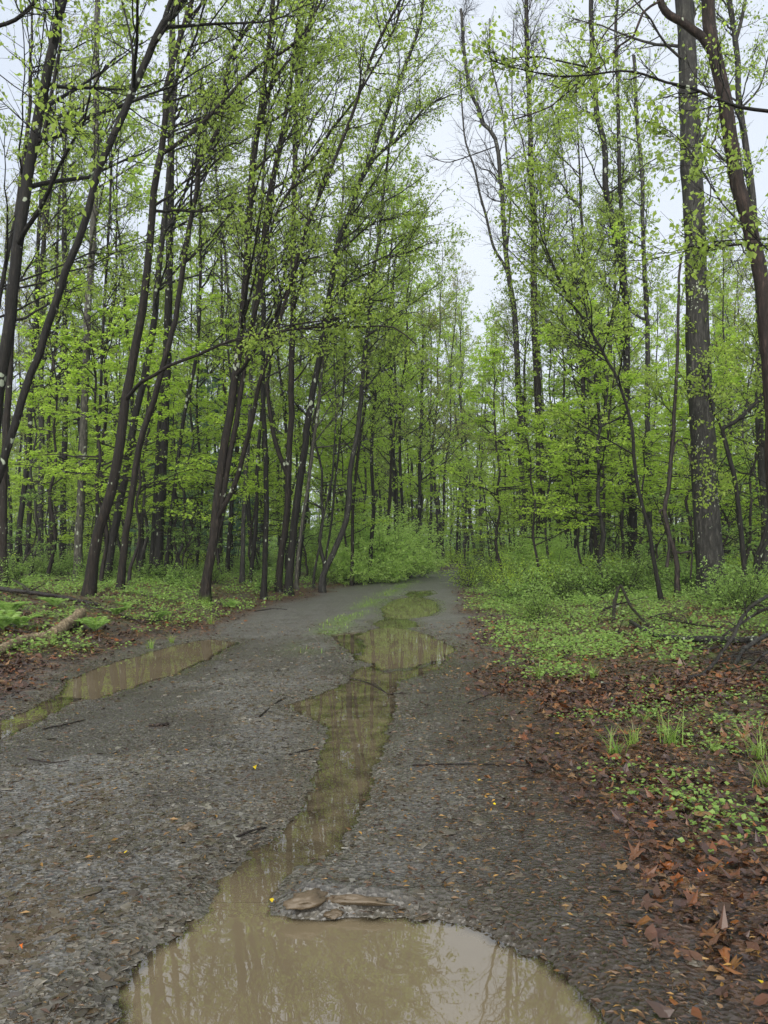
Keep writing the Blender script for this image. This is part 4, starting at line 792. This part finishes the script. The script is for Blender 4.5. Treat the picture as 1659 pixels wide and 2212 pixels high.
def bits(n, seed):
    rng = np.random.default_rng(seed); y = 1.6*(14/1.6)**(rng.random(n)**.9); x = (rng.random(n)*2-1)*(.56*y+.3)
    z, wt, lt, ms, gn = ground(x, y, True); off = x-xr(y); k = (z > WL-.004) & (rng.random(n) < .25+.75*sm((off+1.3)/1.2)+.3*sm((xl(y)-x+.8)))
    x, y, z = x[k], y[k], z[k]; n = len(x); a = rng.random(n)*2*PI; L = .008+.03*rng.random(n)**2.5+.002*y; ax = np.column_stack([np.cos(a), np.sin(a), rng.normal(size=n)*.12])
    return leaves(np.column_stack([x, y, z+.007+.006*rng.random(n)]), ax, L, rng, wd=.16, fold=.1, up=np.tile([0, 0, 1.], (n, 1)))
v, q = bits(42000, 21); o = mesh('plant_debris', [(v, q, 0, False)], [M['bits']]); tag(o, 'bits of bark, bud scales and stalks strewn over the mud', 'debris', kind='stuff')
def herbs(n, seed, y0, y1, per, ls, hmax, thr, pw=.9):
    rng = np.random.default_rng(seed); y = y0*(y1/y0)**(rng.random(n)**pw); x = (rng.random(n)*2-1)*(.60*y+.6)
    z, wt, lt, ms, gn = ground(x, y, True); dl = xl(y)-x; dr = x-xr(y); nz = fbm(x*1.3, y*1.3, 81)
    den = np.where(dl > 0, sm((dl-.15)/.8)*sm((nz-thr)/.12), sm((dr-.1)/.7)*sm((nz-thr+.02+.16*sm((y-8)/5))/.12))
    den *= .55+.45*sm((y-6)/8); den *= .3+.9*sm((fbm(x*4.5, y*4.5, 83)-.42)/.15); k = (rng.random(n) < den) & (z > WL+.01); x, y, z = x[k], y[k], z[k]; n = len(x); hs = hmax*(.35+.65*fbm(x*.9, y*.9, 85))*(.5+.8*rng.random(n))
    X = np.repeat(x, per); Y = np.repeat(y, per); Z = np.repeat(z, per); Hh = np.repeat(hs, per)*rng.random(n*per)**.6
    r = (.02+.07*rng.random(n*per))*(1+hmax*3); a = rng.random(n*per)*2*PI; p = np.column_stack([X+r*np.cos(a), Y+r*np.sin(a), Z+.012+Hh])
    ax = np.column_stack([np.cos(a), np.sin(a), .25*rng.normal(size=n*per)+.05]); return leaves(p, ax, ls*(.5+.8*rng.random(n*per)), rng, wd=.4, up=np.tile([0, 0, 1.], (n*per, 1)))
parts = []
for a in [(16000, 31, 3.0, 10, 5, .028, .045, .46), (15000, 32, 7.5, 20, 8, .045, .17, .46), (15000, 33, 16, 48, 8, .06, .28, .42)]:
    v, q = herbs(*a); parts.append((v, q, 0, False))
o = mesh('ground_cover', parts, [M['herb']]); tag(o, 'low light green herbs and seedlings covering the forest floor', 'ground cover', kind='stuff')
# grass along the middle strip of the road and verge
def blades(x, y, z, L, rng, w_=.004, lean=.35):
    n = len(x); a = rng.random(n)*2*PI; d = np.column_stack([np.cos(a), np.sin(a)]); t = np.linspace(0, 1, 5); le = lean*(.4+rng.random(n))
    P = np.zeros((n, 5, 3)); P[:, :, 0] = x[:, None]+d[:, :1]*L[:, None]*le[:, None]*t**1.8; P[:, :, 1] = y[:, None]+d[:, 1:]*L[:, None]*le[:, None]*t**1.8; P[:, :, 2] = z[:, None]+L[:, None]*t*(1-.25*le[:, None]*t)
    b = np.column_stack([-d[:, 1], d[:, 0], np.zeros(n)]); wd = w_*(1-t**1.6)+.0006; A_ = P+b[:, None]*wd[None, :, None]; B_ = P-b[:, None]*wd[None, :, None]
    V = np.stack([A_, B_], 2).reshape(n, 10, 3); f = np.array([[2*i, 2*i+1, 2*i+3, 2*i+2] for i in range(4)]); return V.reshape(-1, 3), ((np.arange(n)*10)[:, None, None]+f[None]).reshape(-1, 4)
rng = np.random.default_rng(44); n = 26000; y = 9+34*rng.random(n)**1.2; x = xl(y)+(xr(y)-xl(y))*rng.random(n); z, wt, lt, ms, gn = ground(x, y, True); k = (rng.random(n) < ms*.16) & (wt < .3)
v, q = blades(x[k], y[k], z[k], .03+.05*rng.random(k.sum()), rng, .006); o = mesh('road_grass', [(v, q, 0, False)], [M['grass']]); tag(o, 'mossy short grass down the middle strip of the road', 'grass', kind='stuff')
tufts = [(1330, 1632, .20, 'small grass tuft left of the tallest one in the leaf litter'), (1368, 1608, .17, 'grass tuft between the two larger tufts in the right leaf litter'), (1450, 1610, .30, 'tallest bright grass tuft in the right leaf litter'),
         (1640, 1640, .24, 'grass tuft at the right picture edge'), (1540, 1622, .14, 'thin short grass sprig right of the tallest tuft'), (1165, 1462, .22, 'grass tuft standing by the right gravel edge'), (1187, 1425, .20, 'wispy grass tuft behind the one by the gravel edge'),
         (1157, 1400, .28, 'tall narrow grass tuft in line up the right verge'), (1280, 1465, .20, 'upright sprig of grass in the middle of the leaf litter'), (1150, 1340, .5, 'tall lone bright plant of broad grass on the right verge'), (1105, 1330, .3, 'grass clump at the front of the right greenery'),
         (370, 1395, .18, 'grass tuft on the left verge beside the puddle end'), (325, 1400, .16, 'tuft leaning over the left puddle bank'), (118, 1385, .2, 'grass tuft growing against the fallen log'), (455, 1348, .2, 'grass tuft near the road on the left verge'),
         (1250, 1440, .14, 'tiny grass sprig among rusty leaves'), (1215, 1400, .16, 'little grass tuft right of the verge line'), (1600, 1590, .14, 'faint grass sprig near the right edge'), (1655, 1700, .2, 'grass blades cut by the right picture edge, lower down'),
         (1420, 1480, .12, 'short grass sprig near the fallen branches'), (700, 1262, .25, 'grass at the foot of the bowed spotted trunk'), (1395, 1560, .12, 'short sprig behind the tallest grass tuft')]
for k, (X, Y, L, lb) in enumerate(tufts):
    p = gg(X, Y); n = 42 if L > .15 else 20; r = np.abs(rng.normal(size=n))*.16*L; a = rng.random(n)*2*PI
    v, q = blades(p[0]+r*np.cos(a), p[1]+r*np.sin(a), np.full(n, p[2]-.01), L*(.35+.75*rng.random(n)), rng, .0026 if L < .4 else .008, .8)
    o = mesh('grass_tuft', [(v, q, 0, False)], [M['grass']], loc=p); tag(o, lb, 'grass tuft', 'grass tufts in the leaf litter')
# ferns
def fern(p, s, lb, seed):
    rng = np.random.default_rng(seed); root = empty('fern', p); n = 11; az = rng.random(n)*2*PI; t = np.linspace(0, 1, 16); fr = []
    for k in range(n):
        L = s*(.7+.4*rng.random()); d = np.array([math.cos(az[k]), math.sin(az[k])]); P = np.column_stack([d[0]*L*t*.8, d[1]*L*t*.8, L*(.95*t-.55*t**2)]); v, q = tubes(P[None], (.003*(1-.8*t))[None], 3)
        lp = np.repeat(P[2:], 2, 0); sd = np.tile([1, -1], 14); tang = np.repeat(norm(np.gradient(P, axis=0))[2:], 2, 0); side = np.column_stack([-d[1]*sd, d[0]*sd, np.zeros(28)])
        ll = .30*L*np.repeat(np.sin(PI*(t[2:]*.85+.12)), 2)*.9; lv, lq = leaves(lp, side+tang*.35, ll, rng, wd=.13, up=np.tile([0, 0, 1.], (28, 1)))
        mesh('frond', [(v, q, 0, False), (lv, lq, 0, False)], [M['herb']], root)
    tag(root, lb, 'fern', 'ferns on the left forest floor')
for k, (X, Y, s, lb) in enumerate([(8, 1352, .55, 'large bright fern at the left picture edge'), (42, 1345, .4, 'fern just right of the large edge fern'), (118, 1308, .38, 'fern above the upper end of the log'), (205, 1345, .42, 'leafy fern like plant beyond the log end'), (252, 1325, .35, 'fern between the log and the mossy footed tree'),
                                   (345, 1330, .35, 'fern near the left verge below the fused trunk'), (275, 1310, .3, 'small fern in front of the forking bent trunk'), (500, 1290, .35, 'fern beside the mossy tree foot, on its right'), (20, 1322, .45, 'fern behind the large edge fern')]):
    fern(gg(X, Y), s, lb, 500+k)
# ------------------------------------------------------------------ logs, branches, sticks
def wood(name, label, cat, pts, w0, w1, m='deadwood', group=None, twigs=0, tl=.3, sides=8, seed=0, knob=.12, sink=.35):
    """pts: (X, Y, height above ground) ; widths in metres"""
    rng = np.random.default_rng(seed+900); Q = np.array([gg(X, Y, h) for X, Y, h in pts]); q, t = catmull(Q, .05 if w0 < .03 else .09); K = len(q); r = np.interp(np.linspace(0, 1, K), [0, 1], [w0/2, w1/2]); q[:, 2] += r*(1-sink)
    q[1:-1] += rng.normal(size=(K-2, 3))*w0*.05
    v, f = tubes(q[None], r[None], sides); v = v.reshape(K, sides, 3); v = q[:, None]+(v-q[:, None])*(1+knob*rng.normal(size=(K, sides, 1)))
    V = np.concatenate([v.reshape(-1, 3), q[:1], q[-1:]]); n = K*sides; j = np.arange(sides); c = np.concatenate([np.stack([np.full(sides, n), (j+1) % sides, j], 1), np.stack([np.full(sides, n+1), (K-1)*sides+j, (K-1)*sides+(j+1) % sides], 1)])
    base = q[0].copy(); ps = [(V, f, 0, True), (V, c, 0, False)]
    ps[1] = (V, c, 0, False)
    if twigs:
        m_ = 8; Qm = np.stack([np.interp(np.linspace(0, K-1, m_), np.arange(K), q[:, c_]) for c_ in range(3)], 1)[None]; Rm = np.interp(np.linspace(0, K-1, m_), np.arange(K), r)[None]
        P2, R2 = child(Qm, Rm, twigs, rng, 6, .1, 1, 45, lambda L, s, rr: tl*(.4+.9*rr.random(len(L))), -.15, .10); g = ground(P2[:, :, 0], P2[:, :, 1])+.01; P2[:, :, 2] = np.maximum(P2[:, :, 2], g)
        tv, tf = tubes(P2, R2, 4); ps.append((tv, tf, 0, True)); P3, R3 = child(P2, R2, 2, rng, 4, .3, 1, 45, lambda L, s, rr: tl*.4*(.4+.9*rr.random(len(L))), 0, .1); tv, tf = tubes(P3, R3, 3); ps.append((tv, tf, 0, True))
    o = mesh(name, ps, [M[m]], loc=base); tag(o, label, cat, group); return o
FB = 'fallen branches on the forest floor'
wood('fallen_log', 'upper piece of the pale weathered log lying on the left verge', 'log', [(112, 1372, .02), (140, 1352, .04), (176, 1332, .06)], .15, .17, 'log', 'pieces of the weathered log', sides=14)
wood('fallen_log', 'lower broken piece of the pale weathered log at the left picture edge', 'log', [(-30, 1412, .0), (20, 1398, .01), (60, 1388, .01), (96, 1372, .02)], .10, .12, 'log', 'pieces of the weathered log', sides=14)
wood('fallen_branch', 'thin dark branch lying over the weathered log', 'branch', [(15, 1362, .05), (60, 1370, .10), (110, 1382, .08), (145, 1392, .02)], .016, .010, group=FB)
for k, (pts, w0, w1, tw, lb) in enumerate([
    ([(-20, 1282, .08), (60, 1292, .08), (140, 1300, .05), (215, 1308, .02)], .11, .06, 4, 'long dark branch on the floor left of the lichen patched trunk'),
    ([(-20, 1262, .15), (30, 1268, .12), (70, 1288, .05)], .08, .05, 3, 'dark branch slanting in from the left edge'),
    ([(60, 1285, .05), (120, 1268, .15), (180, 1268, .12)], .03, .02, 3, 'thin raised branch before the lichen patched trunk'),
    ([(20, 1218, .1), (90, 1222, .12), (150, 1230, .05)], .10, .06, 5, 'long fallen limb far back at the left, under the spotted trunks'),
    ([(100, 1240, .1), (160, 1246, .1), (230, 1245, .05)], .10, .07, 4, 'fallen limb crossing behind the palest trunk'),
    ([(150, 1300, .05), (200, 1315, .04), (260, 1330, .02)], .035, .015, 4, 'thin branch running from the log towards the verge'),
    ([(270, 1222, .2), (300, 1215, .25), (330, 1218, .1)], .12, .08, 3, 'stubby dark limb raised left of the fused trunk'),
    ([(370, 1235, .1), (430, 1228, .15), (500, 1230, .1), (560, 1228, .05)], .09, .05, 5, 'long thin fallen limb behind the mossy footed trunk'),
    ([(555, 1222, .15), (600, 1226, .15), (700, 1224, .1)], .11, .08, 2, 'fallen limb lying behind the leaning roadside pair'),
    ([(262, 1330, .02), (310, 1350, .04), (345, 1342, .02)], .03, .015, 4, 'short twiggy branch in the leaves near the left puddle'),
    ([(550, 1322, .01), (590, 1316, .015), (620, 1318, .01)], .02, .012, 2, 'reddish stick lying where gravel meets the left verge')]):
    wood('fallen_branch', lb, 'branch', pts, w0, w1, twigs=tw, tl=.5, group=FB, seed=k)
for k, (pts, w0, w1, tw, lb, mt) in enumerate([
    ([(1205, 1290, .1), (1182, 1278, .28), (1183, 1258, .38), (1220, 1262, .36), (1245, 1282, .2), (1290, 1320, .05)], .07, .03, 4, 'hooked black branch looping over the right undergrowth', 'deadwood'),
    ([(1180, 1290, .1), (1230, 1268, .35), (1290, 1240, .7), (1345, 1226, .9)], .05, .03, 5, 'long grey branch propped through the right undergrowth', 'bark_grey'),
    ([(1240, 1245, .4), (1265, 1268, .25), (1300, 1300, .1)], .04, .03, 2, 'short broken limb beside the hooked branch', 'deadwood'),
    ([(1325, 1345, .02), (1330, 1325, .25), (1342, 1312, .42), (1362, 1335, .2), (1400, 1358, .04)], .07, .04, 3, 'peaked broken black branch standing like a tent', 'deadwood'),
    ([(1300, 1330, .1), (1328, 1325, .14), (1352, 1325, .18)], .05, .03, 2, 'black limb stub beside the tent shaped branch', 'deadwood'),
    ([(1362, 1352, .06), (1400, 1378, .06), (1450, 1390, .05), (1530, 1394, .05), (1640, 1396, .05)], .055, .085, 3, 'longest grey mossy limb lying across the right verge', 'bark_grey'),
    ([(1306, 1378, .02), (1335, 1370, .05), (1370, 1382, .02)], .035, .02, 2, 'short curved dark stick left of the long grey limb', 'deadwood'),
    ([(1690, 1335, .45), (1620, 1375, .35), (1580, 1415, .16), (1530, 1455, .03), (1490, 1470, .01)], .06, .035, 8, 'dark forked branch slanting down from the right edge pile', 'deadwood'),
    ([(1700, 1350, .25), (1650, 1365, .30), (1600, 1385, .2), (1550, 1395, .06)], .05, .03, 6, 'upper branch of the brush pile at the right edge', 'deadwood'),
    ([(1700, 1400, .15), (1660, 1405, .15), (1610, 1420, .08), (1590, 1440, .02)], .06, .04, 7, 'thick grey branch end in the brush pile', 'bark_grey'),
    ([(1700, 1420, .1), (1655, 1440, .12), (1620, 1455, .05)], .03, .02, 9, 'twiggy dark branch low in the brush pile', 'deadwood'),
    ([(1560, 1370, .08), (1500, 1365, .1), (1430, 1348, .08)], .03, .02, 4, 'thin branch lying above the long grey limb', 'deadwood'),
    ([(1400, 1345, .1), (1440, 1340, .12), (1465, 1350, .05)], .025, .02, 1, 'short arched stick in the greenery above the long limb', 'deadwood'),
    ([(1215, 1290, .15), (1225, 1330, .08), (1255, 1352, .02)], .018, .01, 3, 'thin twig hanging from the hooked branch', 'deadwood'),
    ([(1470, 1400, .02), (1530, 1410, .03), (1560, 1402, .03)], .04, .03, 2, 'dark stick lying just below the long grey limb', 'deadwood'),
    ([(1290, 1478, .01), (1320, 1482, .01), (1355, 1475, .01)], .03, .02, 1, 'dark stick half buried in rusty leaves', 'deadwood'),
    ([(1000, 1292, .01), (1025, 1294, .015), (1050, 1296, .01)], .035, .03, 0, 'pale fresh wood splinter on the right verge', 'log')]):
    wood('fallen_branch', lb, 'branch', pts, w0, w1, mt, twigs=tw, tl=.45, group='broken branches on the right verge', seed=40+k)
wood('dead_pole', 'leafless thin upright pole at the right road side', 'dead stem', [(1057, 1262, 0), (1059, 1262, .55), (1063, 1262, 1.05), (1062, 1262, 1.35)], .05, .03, twigs=4, tl=.25)
for k, (pts, w0, w1, tw, lb) in enumerate([
    ([(755, 1468, .01), (800, 1480, .012), (835, 1500, .008), (850, 1501, .01), (955, 1498, .008)], .012, .006, 2, 'forked wet twig lying across the shallow water'),
    ([(835, 1500, .006), (805, 1478, .02), (780, 1472, .02)], .009, .004, 1, 'side prong beside the forked twig in the water'),
    ([(322, 1569, .003), (345, 1568, .006), (364, 1566, .004)], .024, .022, 0, 'short thick black stick on the gravel'),
    ([(95, 1577, .004), (140, 1568, .006), (184, 1556, .004)], .013, .007, 1, 'thin bent twig on the gravel left of the thick stick'),
    ([(625, 1632, .002), (660, 1623, .005), (690, 1618, .003)], .010, .006, 0, 'reddish twig near the wet middle of the road'),
    ([(890, 1655, .003), (1000, 1653, .006), (1100, 1656, .006), (1200, 1664, .003)], .012, .006, 0, 'long straight reddish twig right of the wet strip'),
    ([(510, 1812, .003), (540, 1800, .006), (575, 1790, .004)], .012, .008, 0, 'small dark stick in the near gravel'),
    ([(1545, 1975, .004), (1565, 2000, .008), (1580, 2030, .004)], .012, .007, 0, 'short twig in the dark mud near the lower right'),
    ([(1085, 2060, .006), (1110, 2090, .008), (1150, 2120, .004)], .007, .004, 0, 'fine twig on the mud right of the puddle'),
    ([(60, 1640, .003), (110, 1650, .006), (150, 1644, .004)], .010, .006, 0, 'faint twig on the left gravel'),
    ([(560, 1550, .002), (600, 1520, .006), (612, 1512, .004)], .016, .010, 0, 'brown stick left of the shallow water'),
    ([(1010, 1520, .006), (1060, 1502, .01), (1090, 1490, .006)], .010, .006, 1, 'thin twig right of the forked twig'),
    ([(1290, 1600, .01), (1330, 1600, .03), (1375, 1590, .01)], .014, .007, 1, 'fine dark twig among the right grass tufts')]):
    wood('stick', lb, 'stick', pts, w0, w1, twigs=tw, tl=.12, group='small sticks on the road', seed=70+k)
# ------------------------------------------------------------------ stones
def rock(name, label, X, Y, sx, sy, sz, rz, seed, m='rock', lift=0.0, cat='stone'):
    rng = np.random.default_rng(seed); nu, nv = 40, 26; u = np.arange(nu)*2*PI/nu; w_ = np.linspace(-PI/2, PI/2, nv); U, W_ = np.meshgrid(u, w_)
    d = np.stack([np.cos(W_)*np.cos(U), np.cos(W_)*np.sin(U), np.sin(W_)], -1).reshape(-1, 3); pl = norm(rng.normal(size=(11, 3))); s = 1/np.maximum((d@pl.T)*(1.0+.35*rng.random(11)), .80).max(1); s *= 1+.7*(fbm(d[:, 0]*2+seed, d[:, 1]*2+d[:, 2]*2, seed)-.5)+.3*(fbm(d[:, 0]*7+seed, d[:, 1]*9+d[:, 2]*7, seed+3)-.5)
    v = d*s[:, None]*np.array([sx, sy, sz])/2; c, s_ = math.cos(rz), math.sin(rz); v = np.column_stack([v[:, 0]*c-v[:, 1]*s_, v[:, 0]*s_+v[:, 1]*c, v[:, 2]]); p = gg(X, Y, lift)
    i = np.arange(nu*nv).reshape(nv, nu); f = np.stack([i[:-1], np.roll(i, -1, 1)[:-1], np.roll(i, -1, 1)[1:], i[1:]], -1).reshape(-1, 4)
    o = mesh(name, [(v+p, f, 0, True)], [M[m]], loc=p); tag(o, label, cat, 'stones bedded in the road'); return o
for k, a in enumerate([('mud coated boulder top with a dark hollow at the puddle inflow', 672, 1925, .15, .085, .05, .5), ('long low mud coated rock lying right of the boulder at the puddle rim', 765, 1932, .27, .055, .034, -.12), ('low slab between the boulder and the puddle', 725, 1950, .07, .05, .025, .4),
                       ('pale flat stone in the right gravel', 1030, 1775, .085, .09, .03, .5), ('broad sunken stone beside the pale flat one', 962, 1800, .09, .07, .022, .2), ('angular tan stone in the left gravel', 408, 1790, .085, .055, .035, .3), ('grey stone left of the angular tan one', 250, 1795, .075, .05, .025, .6),
                       ('small square grey stone at the left', 120, 1775, .045, .045, .03, .4), ('greenish flat stone low in the left gravel', 190, 1930, .13, .06, .022, .5), ('large flat stone cut by the left picture edge', 18, 1805, .15, .09, .03, .8), ('grey stone right of the wet strip', 880, 1712, .12, .08, .02, .1), ('grey brown stone on the mud by the right', 1500, 2080, .05, .05, .025, .1),
                       ('white pebble in the left puddle', 610, 1418+60, .035, .03, .02, .1)]):
    lb, X, Y, sx, sy, sz, rz = a
    rock('stone', lb, X, Y, sx, sy, sz, rz, 600+k, 'rock' if k in (0, 1, 2, 5) else 'chip', lift=.006 if k == 0 else .006 if k == 1 else .003)
rng = np.random.default_rng(77)
for (X, Y, L, m, lb, lob) in [(551, 1661, .035, 'yleaf', 'pale green leaf lying on the middle gravel', 0), (1203, 1590, .03, 'yleaf', 'pale yellow green leaf on the right mud', 0), (586, 1955, .018, 'yleaf', 'small yellow green leaf at the puddle inflow', 0), (1522, 1902, .032, 'oleaf', 'bright orange leaf in the lower right litter', 1),
                              (1638, 2132, .022, 'yleaf', 'yellow curled leaf in the lower right corner', 0), (45, 2010+45, .016, 'oleaf', 'orange brown leaf at the lower left', 0), (760, 1655, .014, 'oleaf', 'tiny orange leaf by the wet strip', 0), (1068, 1745, .014, 'yleaf', 'tiny yellow leaf right of the pale flat stone', 0), (1085, 1920, .012, 'yleaf', 'tiny pale leaf on the mud above the puddle', 0),
                              (848, 1896, .014, 'oleaf', 'small orange leaf beside the long low rock', 0), (402, 1625, .03, 'oleaf', 'narrow tan leaf on the gravel left of centre', 0), (1575, 1876, .03, 'oleaf', 'curled tan leaf in the lower right litter', 0), (1178, 2050, .012, 'oleaf', 'little orange flake right of the puddle', 0), (1035, 1692, .012, 'yleaf', 'tiny yellow leaf in line with the long twig', 0),
                              (270, 1852, .012, 'yleaf', 'tiny yellow fleck in the left gravel', 0), (300, 1960, .012, 'oleaf', 'small orange leaf in the near left gravel', 0), (150, 1908, .012, 'oleaf', 'tiny orange leaf in the far left gravel', 0), (470, 1895, .010, 'oleaf', 'orange fleck left of the puddle inflow', 0)]:
    p = gg(X, Y, .02); v, f = blobs(p[:1], p[1:2], p[2:], np.array([L]), rng, bool(lob)); o = mesh('fallen_leaf', [(v, f, 0, True)], [M[m]], loc=p); tag(o, lb, 'leaf', 'bright leaves fallen on the road')

# ------------------------------------------------------------------ where several things would read alike, say which one by order from the left
def distinguish():
    by = {}
    for o in bpy.data.objects:
        if o.parent is None and 'category' in o: by.setdefault(o['label'], []).append(o)
    ORD = ['leftmost', 'second', 'third', 'fourth', 'fifth', 'sixth', 'seventh', 'eighth', 'ninth']
    for lb, os_ in by.items():
        if len(os_) < 2: continue
        os_.sort(key=lambda o: o.location.x/max(1, o.location.y)); n = len(os_)
        for k, o in enumerate(os_):
            pre = ('left one' if k == 0 else 'right one') if n == 2 else (f'leftmost of {n}' if k == 0 else f'rightmost of {n}' if k == n-1 else f'{ORD[min(k, 8)]} from left')
            o['label'] = f'{lb}, {pre}'
distinguish()

# ------------------------------------------------------------------ the rainy air
def haze():
    x, y0, y1, z0, z1 = 180, -70, 260, -2.0, 27.0
    v = np.array([[-x, y0, z0], [x, y0, z0], [x, y1, z0], [-x, y1, z0], [-x, y0, z1], [x, y0, z1], [x, y1, z1], [-x, y1, z1]])
    f = np.array([[0, 3, 2, 1], [4, 5, 6, 7], [0, 1, 5, 4], [1, 2, 6, 5], [2, 3, 7, 6], [3, 0, 4, 7]])
    m, N, Lk, o = mat('rain_haze'); p = N('VolumePrincipled'); p.inputs['Color'].default_value = (.93, .96, 1, 1); p.inputs['Density'].default_value = .0005
    Lk(p.outputs[0], o.inputs['Volume']); h = mesh('haze', [(v, f, 0, False)], [m]); tag(h, 'thin damp air between the trees', kind='stuff')
haze()
